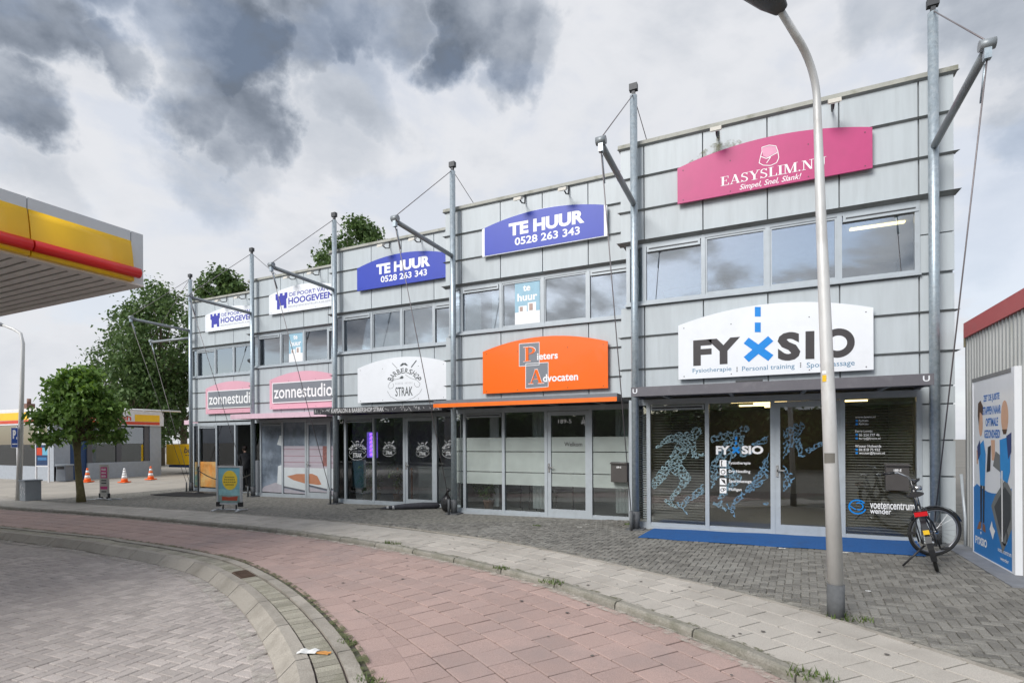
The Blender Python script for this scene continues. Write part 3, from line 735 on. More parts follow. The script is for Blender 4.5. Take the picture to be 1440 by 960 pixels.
s, Y = make_sign(0, False, 'white arched sign reading FYXSIO with a blue cross', WHITEP)
Z = crop(940, 420, 4.8, Y); m = MB()
tbox(m, 'FY', (974.8, 514), (974.8, 478), (1041, 511), (1041, 474), Y, bold=.045)
tbox(m, 'S', (1093.5, 507.5), (1093.5, 466.5), (1125.5, 506.5), (1125.5, 467), Y, bold=.05)
p = [Z(925, 407), Z(985, 405), Z(985, 217), Z(925, 220)]; P2(m, p, Y)
cx, cz = Z(1144, 299); rx = Z(1258, 299)[0] - cx; rz = Z(1144, 200)[1] - cz
o = ell(cx, cz, rx, rz, 36); i_ = ell(cx, cz, rx * .55, rz * .52, 36)
for q in range(36): m.poly([(o[q][0], Y, o[q][1]), (o[(q + 1) % 36][0], Y, o[(q + 1) % 36][1]), (i_[(q + 1) % 36][0], Y, i_[(q + 1) % 36][1]), (i_[q][0], Y, i_[q][1])])
B(m, 'lettering', CHAR, s)
m = MB(); w = .125; c = Z(607, 340)
for sg in (1, -1):
    d = Vector((1, sg * .86)).normalized(); n_ = Vector((-d.y, d.x)) * w / 2; L = .255
    P2(m, [(c[0] - d.x * L - n_.x, c[1] - d.y * L - n_.y), (c[0] + d.x * L - n_.x, c[1] + d.y * L - n_.y), (c[0] + d.x * L + n_.x, c[1] + d.y * L + n_.y), (c[0] - d.x * L + n_.x, c[1] - d.y * L + n_.y)], Y)
B(m, 'cross', CYAN, s); m = MB()
for (a, b) in ((55, 120), (160, 225)): P2(m, [Z(583, b), Z(623, b), Z(623, a), Z(583, a)], Y)
B(m, 'dash', CYAN, s)
m = MB()
tbox(m, 'Fysiotherapie', (974, 525), (974, 517.5), (1028.5, 523.8), (1028.5, 516), Y, bold=.004); tbox(m, 'Personal training', (1043.5, 523), (1043.5, 514), (1117.5, 520.5), (1117.5, 512), Y, bold=.004); tbox(m, 'Sportmassage', (1134.5, 519), (1134.5, 509), (1202, 516), (1202, 506.5), Y, bold=.004)
B(m, 'small_lettering', STEELB, s)
m = MB()
for x in (463, 892):
    for y in (0, 12, 24): q = (463 == x) * 30; P2(m, [Z(x - 4, 438 + q + y), Z(x + 4, 438 + q + y), Z(x + 4, 431 + q + y), Z(x - 4, 431 + q + y)], Y)
B(m, 'dots', CHAR, s)['kind'] = 'stuff'

for k in (1, 2):
    s, Y = make_sign(k, True, ['', 'blue TE HUUR sign with white end strips above orange sign', 'blue TE HUUR sign without white ends above the barbershop sign'][k], WHITEP if k == 1 else BLUE)
    X0 = units[k][1]; dX = X0 - units[1][1]; Y1 = units[1][2] - .1065
    if k == 1:
        m = MB(); pts, vec = arched(X0 + 1.16, X0 + 4.03, 5.985, 6.64, 6.822, Y - .003, Y + .0012); m.extr(pts, vec); B(m, 'blue_face', BLUE, s); Y -= .0035
    m = MB()
    for body, q, bd in (('TE HUUR', ((715.5, 331.5), (715.5, 313.5), (822, 314.5), (822, 295.5)), .05), ('0528 263 343', ((724, 344), (724, 333), (815.5, 331), (815.5, 319.5)), .022)):
        a, b, c, d = (aty(*p, Y1) for p in q); text_into(m, body, a[0] + dX, c[0] + dX, (a[1] + c[1]) / 2, (b[1] + d[1]) / 2, Y, bold=bd)
    B(m, 'lettering', WHT, s)

s, Y = make_sign(1, False, 'glossy orange arched sign reading Pieters Advocaten', ORANGE)
Z = crop(600, 440, 3.2, Y)
m = MB(); P2(m, [Z(417, 240), Z(507, 233), Z(507, 132), Z(417, 139)], Y + .0012); P2(m, [Z(446, 339), Z(547, 331), Z(547, 222), Z(446, 228)], Y - .0015); B(m, 'monogram_block', GREYS, s)
m = MB()
for q in ((417, 240, 507, 233, 132, 139), (446, 339, 547, 331, 222, 228)):
    c = [Z(q[0], q[1]), Z(q[2], q[3]), Z(q[2], q[4]), Z(q[0], q[5])]; line2(m, c + [c[0]], .012, Y - .003)
tbox(m, 'ieters', (755.3, 506.3), (755.3, 496), (784.5, 504), (784.5, 495), Y, -.003, bold=.025); tbox(m, 'dvocaten', (763.5, 537), (763.5, 526.5), (813, 534.5), (813, 523), Y, -.003, bold=.025)
a, b = Z(436, 218), Z(494, 150); serif_into(m, 'P', a[0] - .015, b[0] + .015, a[1] - .012, b[1] + .012, Y - .003); c, d = Z(460, 318), Z(526, 252); serif_into(m, 'A', c[0] - .015, d[0] + .015, c[1] - .012, d[1] + .012, Y - .003)
B(m, 'lettering', WHT, s)
m = MB(); serif_into(m, 'P', a[0], b[0], a[1], b[1], Y - .0065); serif_into(m, 'A', c[0], d[0], c[1], d[1], Y - .0065); B(m, 'initial', ORANGE, s)

def strak_logo(m, Z, Y, thin=1.):
    """the barbershop emblem in photo-crop coordinates"""
    cx, cy = 630, 400
    for i, ch in enumerate('BARBERSHOP'):
        an = math.radians(160 - 140 * i / 9); R = 190
        V, Fc = text_raw(ch, .012)
        ux, uy = math.cos(an), -math.sin(an); tx, ty = -uy * 1, ux * 1
        tx, ty = math.sin(an), math.cos(an)
        pts = []
        for (a, b) in V:
            x = cx + ux * (R - 38 + 76 * b) + tx * (a - .5) * 40; y = cy + uy * (R - 38 + 76 * b) * .85 + ty * (a - .5) * 40; q = Z(x, y); pts.append((q[0], Y, q[1]))
        m.add(pts, Fc)
    a, b, c, d = Z(512, 566), Z(512, 452), Z(735, 560), Z(735, 440); text_into(m, 'STRAK', a[0], c[0], (a[1] + c[1]) / 2, (b[1] + d[1]) / 2, Y, bold=.01)
    mo = [(568, 178), (590, 150), (605, 137), (622, 142), (640, 137), (655, 150), (675, 175), (650, 172), (622, 158), (595, 178)]
    P2(m, [Z(*p) for p in reversed(mo)], Y); P2(m, [Z(*p) for p in reversed([(560, 340), (585, 310), (600, 303), (620, 325), (600, 342)])], Y)
    line2(m, [Z(715, 195), Z(783, 105)], .03 * thin, Y); line2(m, [Z(470, 140), Z(535, 210)], .012 * thin, Y)
    t = .008 * thin
    line2(m, [Z(*p) for p in ((560, 340), (500, 352), (440, 392), (418, 440), (440, 470), (475, 460), (492, 430), (480, 400))], t, Y)
    line2(m, [Z(*p) for p in ((640, 290), (700, 330), (790, 360), (830, 405), (815, 445), (785, 450), (760, 425), (755, 395))], t, Y)
    line2(m, [Z(*p) for p in ((408, 500), (450, 570), (540, 618), (640, 622), (740, 590), (820, 530), (855, 470))], t, Y)
    for q in range(13):                                          # a line too small to read in the picture: strokes only
        if q != 6: line2(m, [Z(516 + q * 17.5, 416 - q), Z(516 + q * 17.5, 392 - q)], .006 * thin, Y)
s, Y = make_sign(2, False, 'white arched sign with the black BARBERSHOP STRAK emblem', WHITEP)
m = MB(); strak_logo(m, crop(500, 495, 9.14, Y), Y); B(m, 'emblem', pm('letter_dark_grey', (.07, .08, .085), .5), s)

PURP = pm('letter_indigo', (.035, .04, .36), .45); GREYL = pm('letter_mid_grey', (.35, .36, .42), .5)
for k in (3, 4):
    s, Y = make_sign(k, True, ['', '', '', 'white DE POORT VAN HOOGEVEEN sign showing most of its castle lettering', 'white castle sign on the farthest shop, partly behind a mast'][k], WHITEP)
    dX = units[k][1] - units[3][1]; Y3 = units[3][2] - .1065
    Z0 = crop(240, 320, 4, Y3); Z = lambda x, y: (Z0(x, y)[0] + dX, Z0(x, y)[1])
    m = MB()
    cast = [(598, 461), (598, 412), (590, 406), (590, 375), (604, 372), (604, 386), (614, 384), (614, 370), (630, 368), (630, 382), (640, 380), (640, 366), (656, 363), (656, 393), (650, 402), (652, 452), (636, 454), (636, 436), (614, 440), (614, 459)]
    P2(m, [Z(*p) for p in reversed(cast)], Y)
    for body, q, bd in (('DE POORT VAN', ((668, 385), (668, 362), (885, 355), (885, 333)), .012), ('HOOGEVEEN', ((662, 428), (662, 393), (915, 396), (915, 358)), .03)):
        a, b, c, d = (Z(*p) for p in q); text_into(m, body, a[0], c[0], (a[1] + c[1]) / 2, (b[1] + d[1]) / 2, Y, bold=bd)
    B(m, 'lettering', PURP, s)
    m = MB(); a, b, c, d = (Z(*p) for p in ((662, 452), (662, 438), (915, 418), (915, 404))); text_into(m, 'BEDRIJVENCENTRUM A28-AFRIT', a[0], c[0], (a[1] + c[1]) / 2, (b[1] + d[1]) / 2, Y); B(m, 'small_lettering', GREYL, s)
    s, Y = make_sign(k, False, ['', '', '', 'pink zonnestudio sign with grey field above the sunbed print', 'pink zonnestudio sign above the open door at the far end'][k], PINK)
    X0 = units[k][1]
    MB_ = MB(); MB_.box(X0 + 1.27, X0 + 4.0, Y - .03, Y + .001, 2.96, 3.62); B(MB_, 'grey_field', GREYS, s)
    m = MB(); c = [(X0 + 1.27, 2.96), (X0 + 4.0, 2.96), (X0 + 4.0, 3.62), (X0 + 1.27, 3.62)]; line2(m, c + [c[0]], .03, Y - .031)
    text_into(m, 'zonnestudio', X0 + 1.33, X0 + 3.94, 3.1, 3.53, Y - .0315, bold=.012); B(m, 'lettering', WHT, s)

# ================================================================== MASTS WITH BOOMS AND STAYS
mast_xy = [(2.30, 10.2)] + [([-2.26, -6.83, -11.46, -16.1, -20.8][i], 10.2 + PITCH_Y * i) for i in range(5)]
mast_lab = ['galvanised mast with boom at the right end beside the shed', 'galvanised mast with boom left of the FYXSIO sign', 'galvanised mast with boom between the orange sign and the barbershop sign',
            'galvanised mast with boom between barbershop and the sunbed print', 'galvanised mast with boom between the two zonnestudio signs', 'galvanised corner mast with two booms at the far end']
SLEEVE = pm('mast_foot', (.13, .135, .14), .7, .3, .2, 10)
for i, (x, y) in enumerate(mast_xy):
    g0 = gz(x); t = thing('mast', mast_lab[i], 'mast', (x, y, g0), 0, 'masts along the shop row')
    def L(*p): return [(a - x, b - y, c - g0) for a, b, c in p]
    MB().tube(L((x, y, g0 - .05), (x, y, 8.12)), .068, 16).build('pole', GALV, t)
    MB().tube(L((x, y, g0), (x, y, g0 + .34)), .078, 16).build('sleeve', SLEEVE, t)
    MB().box(-.16, .16, -.16, .16, -.02, .015).build('base_plate', SLEEVE, t)
    m = MB(); m.box(-.075, .075, -.05, .05, 8.22 - g0, 8.34 - g0); m.box(-.03, .03, -.03, .03, 8.11 - g0, 8.23 - g0); m.build('mast_head', DARKM, t)
    ends = [(x, y - 2.2, 6.12)] + ([(x - 2.5, y, 5.84)] if i == 5 else [])
    for q, (ex, ey, ez) in enumerate(ends):
        dv = Vector((ex - x, ey - y, 0)).normalized(); sd_ = Vector((-dv.y, dv.x, 0)) * .075
        bo = MB().tube(L((x + dv.x * .06, y + dv.y * .06, ez - .04), (ex, ey, ez)), [.035, .055] if False else .05, 14).build('boom', BOOMM, t)
        e1 = Vector((ex, ey, ez)) + dv * .03
        m = MB().tube(L(tuple(e1 - sd_ + Vector((0, 0, .05))), tuple(e1 + sd_ + Vector((0, 0, .05)))), .062, 12); m.build('boom_head', BOOMM, t)
        m = MB(); c = L(tuple(e1))[0]; m.box(c[0] - .035, c[0] + .035, c[1] - .035, c[1] + .035, c[2] - .12, c[2] - .0); m.build('clevis', GALV, t)
        MB().tube(L((x, y - .02, 8.14), tuple(e1 + Vector((0, 0, .09)))), .009, 6).build('upper_stay', WIRE, t)
        foot = (x + (-.05 if q == 0 else -.1), y - (.16 if q == 0 else 0), g0 + .34)
        lo = MB().tube(L(tuple(e1 + Vector((0, 0, -.1))), foot), .009, 6).build('lower_stay', WIRE, t)
        pt = Vector(foot); up = (e1 - pt).normalized(); MB().tube(L(tuple(e1 - up * .55), tuple(e1 - up * .15)), .017, 8).build('turnbuckle', GALV, lo)
        MB().tube(L((foot[0], foot[1], g0 - .02), (foot[0], foot[1], g0 + .36)), .03, 8).build('anchor', SLEEVE, t)
    MB().tube(L((x, y + .03, 8.14), (x + .28 if i == 0 else x + .15, y + 1.9, 7.2)), .008, 6).build('back_stay', WIRE, t)

# ================================================================== FLOODLIGHTS ON THE PARAPETS
FL = pm('lamp_housing', (.55, .52, .46), .5); 
fl = [(0, 1.78, 'brown stained'), (0, 3.55, ''), (1, 2.17, ''), (1, 3.22, ''), (2, 2.2, ''), (2, 3.25, ''), (3, 2.25, ''), (3, 3.3, ''), (4, 2.25, ''), (4, 3.3, '')]
nm = ['pink sign', 'right TE HUUR sign', 'left TE HUUR sign', 'nearer castle sign', 'farther castle sign']
for k, x, _ in fl:
    X0, Y0 = units[k][1], units[k][2]
    t = thing('floodlight', 'small floodlight, %s of the two over the %s' % ('left one' if x < 2.7 else 'right one', nm[k] if k else 'magenta sign'), 'floodlight', (X0 + x, Y0 - .05, 7.0), 0, 'floodlights above the facade signs')
    MB().tube([(0, .02, .26), (0, 0, .05), (0, -.16, .0), (0, -.34, .04)], .016, 8).build('arm', BLACK, t)
    m = MB(); m.extr([(-.09, -.32, .0), (.09, -.32, .0), (.09, -.44, -.05), (-.09, -.44, -.05)], (0, .03, .08)); m.build('lamp_head', FL, t)
    m = MB(); m.extr([(-.075, -.325, -.006), (.075, -.325, -.006), (.075, -.43, -.054), (-.075, -.43, -.054)], (0, -.004, -.008)); m.build('lens', pm('lens_pale', (.7, .7, .66), .2), t)

# ================================================================== STREET LAMP BY THE CYCLE PATH
lx, ly = .56, 5.8; lz = gz(lx)
t = thing('street_lamp', 'tall pale grey street lamp on the pavement edge before the FYXSIO shop', 'street lamp', (lx, ly, lz))
LAMPM = pm('lamp_post_alu', (.66, .655, .64), .5, .25, .12, 5, .1, 40, dirt=(.30, .28, .24, .6), dscale=3, stretch=(1, 1, .35))
D = Vector((-.55, -.83, 0)); top = Vector((-.13, 0, 4.75))
pts = [Vector((0, 0, .3)), Vector((-.05, 0, 2)), Vector((-.10, 0, 3.6)), top]
for k in range(1, 9):
    a = k / 8 * math.radians(58); pts.append(top + D * (.55 * (1 - math.cos(a))) + Vector((0, 0, .55 * math.sin(a) + .02)))
pts.append(pts[-1] + D * .35 + Vector((0, 0, .2)))
MB().tube(pts, [.068, .058, .045, .034] + [.032] * 8 + [.03], 18).build('post', LAMPM, t)
MB().tube([(0, 0, -.05), (0, 0, .3)], .073, 18).build('foot_sleeve', pm('rubber_grey', (.10, .105, .11), .8, 0, .2, 20), t)
hd = pts[-1]
m = MB(); 
side = Vector((-D.y, D.x, 0)).normalized(); Dn = (D.normalized() + Vector((0, 0, .22))).normalized(); up = side.cross(Dn) * -1
if up.z < 0: up = -up
rings = [(-.05, .06, .05), (.1, .11, .09), (.3, .15, .11), (.5, .14, .09), (.62, .07, .05)]
n = 14; base = len(m.v)
for (a, w, h) in rings:
    for q in range(n):
        an = 2 * PI * q / n; m.v.append(tuple(hd + Dn * a + side * w * math.cos(an) + up * (h * math.sin(an) * (1 if math.sin(an) > 0 else .8))))
for r in range(4):
    for q in range(n): m.f.append((r * n + q, r * n + (q + 1) % n, (r + 1) * n + (q + 1) % n, (r + 1) * n + q)); m.sm.append(True)
m.f += [tuple(range(n)), tuple(range(5 * n - 1, 4 * n - 1, -1))]; m.sm += [False, False]
m.build('lamp_head', pm('lamp_head_grey', (.10, .105, .11), .45, .2), t)
YEL = pm('sticker_yellow', (.85, .52, .02), .5)
for (z, h, mt) in ((2.17, .06, YEL), (2.24, .03, WHT), (1.42, .09, pm('band_brown', (.16, .15, .13), .7))):
    rr_ = .0585 if z > 2 else .0645; m = MB(); V = []
    for q in range(7):
        an = math.radians(-120 + (6 if z > 2 else 14) * (q - 3) + (18 if z < 2 else 0)); V += [(-.027 * z + rr_ * math.cos(an), rr_ * math.sin(an), z), (-.027 * z + rr_ * math.cos(an), rr_ * math.sin(an), z + h)]
    m.add(V, [(2 * q, 2 * q + 2, 2 * q + 3, 2 * q + 1) for q in range(6)]); m.build('sticker', mt, t)

# ================================================================== SHED AND POSTER ON THE RIGHT
SX = 2.68
t = thing('shed', 'grey corrugated metal shed with a red roof edge at the right', 'shed', (SX, 9.1, 0))
CORR = pm('corrugated_metal', (.40, .41, .40), .5, .25, .08, 4, stretch=(1, 1, .3), dirt=(.17, .18, .09, .8), dscale=2.4, dlo=.6, dhi=.8)
m = MB(); ys = []; y = 10.22; k = 0
while y > 8.14:
    ys += [(y, 0), (y - .045, 0), (y - .06, .03), (y - .10, .03), (y - .115, 0)]; y -= .115
for (a, b) in zip(ys[:-1], ys[1:]): m.quad((SX + a[1], a[0], .04), (SX + b[1], b[0], .04), (SX + b[1], b[0], 3.15), (SX + a[1], a[0], 3.15))
B(m, 'corrugated_wall', CORR, t)
m = MB(); m.box(SX + .05, 6.5, 8.2, 10.2, .0, 3.2); B(m, 'core', WALLM, t)
m = MB(); m.box(SX - .01, SX + .09, 8.03, 8.12, -.02, 3.14); m.box(SX + .01, SX + .06, 10.2, 10.28, .0, 3.14); B(m, 'corner_post', DARKM, t)
m = MB(); m.box(SX + .09, 6.5, 8.06, 8.2, .05, 3.14); B(m, 'front_wall', pm('shed_front', (.22, .23, .245), .5, .2), t)
m = MB(); m.box(SX - .03, SX + .02, 7.98, 10.2, 3.14, 3.36); m.box(SX + .02, 6.5, 7.98, 8.04, 3.14, 3.36); B(m, 'red_roof_edge', pm('roof_edge_red', (.45, .075, .075), .5, 0, .1, 3, dirt=(.32, .09, .09, .6), dscale=3), t)
m = MB(); m.box(SX + .02, 6.5, 8.04, 10.2, 3.3, 3.34); B(m, 'roof', DARKM, t)
m = MB(); m.box(SX + .0, SX + .12, 10.2, 10.32, 3.02, 3.3); B(m, 'gutter_end', pm('old_wood', (.36, .31, .2), .8), t)
m = MB(); m.tube([(SX - .03, 10.16, .02), (SX - .03, 10.16, .45), (SX - .03, 10.34, 1.1)], .02, 8); B(m, 'down_pipe', ALU, t)
m = MB(); m.box(SX - .3, SX + .1, 7.6, 10.3, gz(SX) - .05, gz(SX) + .006); gb = B(m, 'footing', pm('bluestone', (.19, .20, .22), .8, 0, .2, 6), t)

def PX(mb, pts, layer):       # flat print on the poster, which faces -x; coordinates (y, z)
    mb.poly([(SX - .0655 - .0006 * layer, a, b) for a, b in pts]); return mb
ps = thing('poster_board', 'framed poster of two men and a treadmill on the corrugated shed wall', 'poster', (SX - .04, 9.0, .05))
Yf, Yn, z0, z1 = 9.66, 8.33, .06, 2.43
m = MB()
m.box(SX - .07, SX - .002, Yn - .09, Yn, z0 - .05, z1 + .06); m.box(SX - .07, SX - .002, Yf, Yf + .035, z0 - .05, z1); m.box(SX - .07, SX - .002, Yn, Yf, z0 - .05, z0)
B(m, 'frame', WHITEP, ps); m = MB(); m.box(SX - .07, SX - .002, Yn, Yf + .03, z1, z1 + .05); B(m, 'frame_top', pm('frame_grey', (.2, .2, .2), .5), ps)
m = MB(); m.box(SX - .065, SX - .004, Yn, Yf, z0, z1); B(m, 'board', WHITEP, ps)
W_ = Yf - Yn; H_ = z1 - z0
def T(a, b): return (Yf - a * W_, z0 + b * H_)          # a to the right as one reads it, b upwards
m = MB(); PX(m, [T(0, 0), T(1, 0), T(1, .42)] + [T(1 - k / 10, .42 - .05 * math.sin(k / 10 * PI) + .0 * k) for k in range(1, 10)] + [T(0, .38)], 1); B(m, 'blue_field', pm('print_blue', (.02, .19, .52), .5, 0, .15, 1.5), ps)
def ptext(mb, body, a0, a1, b0, b1, layer, bold=.03):
    V, Fc = text_raw(body, bold); x = SX - .0655 - .0006 * layer
    mb.add([(x, *T(a0 + p * (a1 - a0), b0 + q * (b1 - b0))) for p, q in V], Fc)
m = MB()
for body, a0, a1, b0 in (('ZET DE JUISTE', .3, .72, .865), ('STAPPEN NAAR', .28, .75, .80), ('OPTIMALE', .36, .68, .735), ('GEZONDHEID!', .32, .73, .67)): ptext(m, body, a0, a1, b0, b0 + .046, 2)
B(m, 'headline', pm('print_mid_blue', (.02, .16, .50), .5), ps)
SKINP = pm('print_skin', (.62, .38, .26), .6)
def shp(name, mat, polys, layer):
    for i, p in enumerate(polys): B(PX(MB(), [T(*q) for q in p], layer + i * .2), name, mat, ps)
def E_(a, b, ra, rb, n=18): return [(a + ra * math.cos(2 * PI * k / n), b + rb * math.sin(2 * PI * k / n)) for k in range(n)]
shp('printed_head', SKINP, [E_(.22, .755, .06, .075), E_(.84, .78, .085, .085), [(.1, .6), (.14, .6), (.13, .52), (.1, .52)], [(.5, .66), (.6, .66), (.6, .55), (.52, .55)]], 2)
shp('printed_hair', pm('print_brown', (.09, .05, .03), .6), [[(.14, .8), (.15, .87), (.22, .885), (.29, .85), (.28, .80), (.2, .82), (.17, .74)], [(.78, .715), (.9, .715), (.87, .69), (.81, .69)]], 4)
shp('printed_shirt', pm('print_shirt', (.03, .26, .62), .6), [[(.15, .62), (.3, .66), (.36, .58), (.33, .4), (.2, .4)], [(.72, .66), (.97, .68), (.96, .5), (.9, .44), (.74, .46)]], 4)
shp('printed_sleeve', pm('print_navy', (.03, .05, .16), .6), [[(.12, .62), (.2, .66), (.22, .58), (.14, .54)], [(.88, .68), (1.0, .7), (.99, .6), (.92, .56)]], 5)
shp('printed_trousers', pm('print_black', (.02, .02, .025), .6), [[(.2, .4), (.26, .4), (.24, .19), (.2, .19)], [(.28, .4), (.33, .4), (.31, .19), (.27, .19)], [(.74, .46), (.8, .45), (.79, .3), (.75, .3)], [(.42, .62), (.5, .63), (.48, .49), (.38, .48)]], 4)
shp('printed_shoe', pm('print_brown2', (.25, .11, .05), .6), [[(.1, .14), (.22, .15), (.23, .19), (.17, .19)], [(.26, .145), (.35, .14), (.33, .18), (.27, .19)]], 5)
shp('printed_treadmill', pm('print_grey', (.17, .18, .18), .6), [[(.5, .3), (.78, .07), (1.0, .22), (1.0, .4), (.86, .46), (.6, .36)], [(.55, .52), (.8, .48), (.84, .56), (.62, .6)]], 3)
shp('printed_belt', pm('print_dark', (.05, .055, .06), .6), [[(.58, .3), (.78, .13), (.97, .26), (.97, .38), (.84, .42)]], 5)
shp('printed_rail', WHT, [[(.76, .13), (.79, .13), (.79, .5), (.76, .5)], [(.46, .17), (.52, .22), (.54, .19), (.6, .17), (.54, .12)]], 6)
m = MB(); ptext(m, 'FYXSIO', .05, .38, .055, .1, 3, .04); ptext(m, 'voetencentrum', .66, .98, .07, .09, 3, .01); ptext(m, 'wender', .72, .92, .03, .05, 3, .01)
for k in range(20):
    a, b = 2 * PI * k / 20, 2 * PI * (k + 1) / 20; PX(m, [T(.82 + .075 * math.cos(a), .165 + .052 * math.sin(a)), T(.82 + .075 * math.cos(b), .165 + .052 * math.sin(b)), T(.82 + .058 * math.cos(b), .165 + .042 * math.sin(b)), T(.82 + .058 * math.cos(a), .165 + .042 * math.sin(a))], 3)
for b in (.12, .145): PX(m, [T(.2, b), T(.225, b), T(.225, b + .014), T(.2, b + .014)], 3)
B(m, 'small_lettering', WHT, ps)

# ================================================================== ENTRANCE: MAT, LETTER BOXES
mm = thing('doormat', 'long blue carpet mat along the front of the FYXSIO shop', 'mat', (0, 9.7, gz(0)))
CARPET = pm('carpet_blue', (.012, .095, .30), .95, 0, .2, 60, .6, 200, dirt=(.02, .07, .19, .6), dscale=3)
q = [(-2.02, 9.3), (1.95, 9.13), (2.1, 10.36), (-1.95, 10.34)]; m = MB(); n = 24; V = []
for i in range(n + 1):
    for j in range(5):
        s_, r_ = i / n, j / 4; x = (q[0][0] * (1 - s_) + q[1][0] * s_) * (1 - r_) + (q[3][0] * (1 - s_) + q[2][0] * s_) * r_; y = (q[0][1] * (1 - s_) + q[1][1] * s_) * (1 - r_) + (q[3][1] * (1 - s_) + q[2][1] * s_) * r_
        V.append((x, y + (.012 * math.sin(i * 1.3) if j == 0 else 0), gz(x) + .014 + .004 * math.sin(i * .9 + j)))
m.add(V, [(i * 5 + j, (i + 1) * 5 + j, (i + 1) * 5 + j + 1, i * 5 + j + 1) for i in range(n) for j in range(4)]); mo = B(m, 'carpet', CARPET, mm)
so = mo.modifiers.new('thick', 'SOLIDIFY'); so.thickness = .01; so.offset = -1
BOXM = pm('letterbox_brown', (.075, .068, .064), .5, .1)
for (k, px, lab, num) in ((0, (1246, 654, 1279, 689), 'dark brown letter box in front of the blinds by the bicycle', '189-E'), (1, (859, 651.5, 881.5, 677.5), 'dark brown letter box on the glass right of the orange shop door', '189-S')):
    Yl = units[k][2] - .14; a = aty(px[0], px[3], Yl); b = aty(px[2], px[1], Yl)
    t = thing('letter_box', lab, 'letter box', ((a[0] + b[0]) / 2, Yl + .06, a[1]))
    m = MB(); m.box(a[0], b[0], Yl, Yl + .12, a[1], b[1]); B(m, 'body', BOXM, t, .006)
    m = MB(); m.extr([(a[0] - .012, Yl - .03, b[1] - .012), (b[0] + .012, Yl - .03, b[1] - .012), (b[0] + .012, Yl - .03, b[1] + .006), (a[0] - .012, Yl - .03, b[1] + .012)], (0, .155, .015)); B(m, 'lid', BOXM, t)
    cx = (a[0] + b[0]) / 2; m = MB(); text_into(m, num, cx - .05, cx + .05, b[1] - .1, b[1] - .06, Yl - .0015, bold=.03); B(m, 'number', WHT, t)
    m = MB(); m.box(a[0] + .03, a[0] + .06, Yl + .12, Yl + .125, a[1] + .05, b[1] - .05); m.box(cx - .02, cx + .02, Yl + .115, Yl + .16, a[1] + .1, a[1] + .14); B(m, 'bracket', DARKM, t)

# ================================================================== WINDOW FILMS, PRINTS AND INTERIORS
GY = .024                                     # decals sit just in front of the glass
# -- unit 0: running figures made of a net of thin lines
def net_figure(caps, Z, Y, name, parent, mat, blocked, n=420, wid=.0034, seed=1):
    rnd = random.Random(seed)
    def ins(x, y):
        for (x0, y0, r0, x1, y1, r1) in caps:
            dx, dy = x1 - x0, y1 - y0; t = max(0, min(1, ((x - x0) * dx + (y - y0) * dy) / (dx * dx + dy * dy + 1e-6)))
            if math.hypot(x - x0 - dx * t, y - y0 - dy * t) < r0 + (r1 - r0) * t: return True
        return False
    bx = (min(min(c[0], c[3]) for c in caps) - 40, max(max(c[0], c[3]) for c in caps) + 40, min(min(c[1], c[4]) for c in caps) - 40, max(max(c[1], c[4]) for c in caps) + 40)
    pts = []
    for _ in range(n * 25):
        if len(pts) >= n: break
        x, y = rnd.uniform(bx[0], bx[1]), rnd.uniform(bx[2], bx[3])
        if ins(x, y) and all((x - a) ** 2 + (y - b) ** 2 > 13 for a, b in pts): pts.append((x, y))
    m = MB(); done = set()
    for i, (x, y) in enumerate(pts):
        for j in sorted(range(len(pts)), key=lambda q: (pts[q][0] - x) ** 2 + (pts[q][1] - y) ** 2)[1:5]:
            k = (min(i, j), max(i, j))
            if k in done or not ins((x + pts[j][0]) / 2, (y + pts[j][1]) / 2): continue
            if math.hypot(x - pts[j][0], y - pts[j][1]) > 26: continue
            done.add(k); a, b = Z(x, y), Z(*pts[j])
            if any(p0 < a[0] < p1 or p0 < b[0] < p1 for p0, p1 in blocked): continue
            line2(m, [a, b], wid * rnd.uniform(.6, 1.2), Y)
    return B(m, name, mat, parent)
sh0, X0, Y0, g0 = units[0]
Z = crop(860, 520, 3.2, Y0 + GY)
blk = [(X0 + p - .045, X0 + p + .045) for p in (.19, .52, 1.57, 4.71)] + [(X0 + 2.58, X0 + 2.8), (X0 + 3.5, X0 + 3.8), (X0 - 1, X0 + .56)]
def runner(dx, dy):
    base = [(382, 278, 25, 378, 285, 24), (368, 300, 18, 345, 310, 32), (345, 312, 36, 280, 415, 32), (305, 300, 22, 250, 312, 16), (250, 312, 15, 205, 348, 9), (365, 320, 16, 372, 385, 13), (372, 388, 13, 415, 380, 9),
            (278, 425, 32, 335, 485, 24), (338, 490, 20, 268, 580, 11), (268, 578, 11, 262, 600, 10), (245, 588, 9, 292, 618, 7), (262, 430, 28, 205, 500, 22), (200, 505, 18, 190, 520, 16)]
    return [(a + dx, b + dy, r, c + dx, d + dy, q) for a, b, r, c, d, q in base]
NETM = [pm('film_pale_blue', (.34, .52, .58), .5), pm('film_sky_blue', (.26, .45, .58), .5), pm('film_mid_blue', (.18, .38, .58), .5)]
net_figure(runner(0, 0), Z, Y0 + GY, 'running_figure_print', sh0, NETM[0], blk, 800, seed=1)
r2 = [c for c in runner(215, -8)[:7]] + [(480, 430, 34, 440, 510, 24), (438, 515, 22, 335, 590, 12), (335, 590, 12, 316, 618, 11), (300, 598, 9, 338, 648, 8), (490, 430, 30, 565, 490, 24), (562, 495, 20, 488, 575, 12), (488, 575, 12, 488, 612, 11), (462, 598, 9, 512, 628, 8), (560, 330, 34, 480, 430, 32)]
net_figure(r2, Z, Y0 + GY, 'running_figure_print', sh0, NETM[1], blk, 800, seed=2)
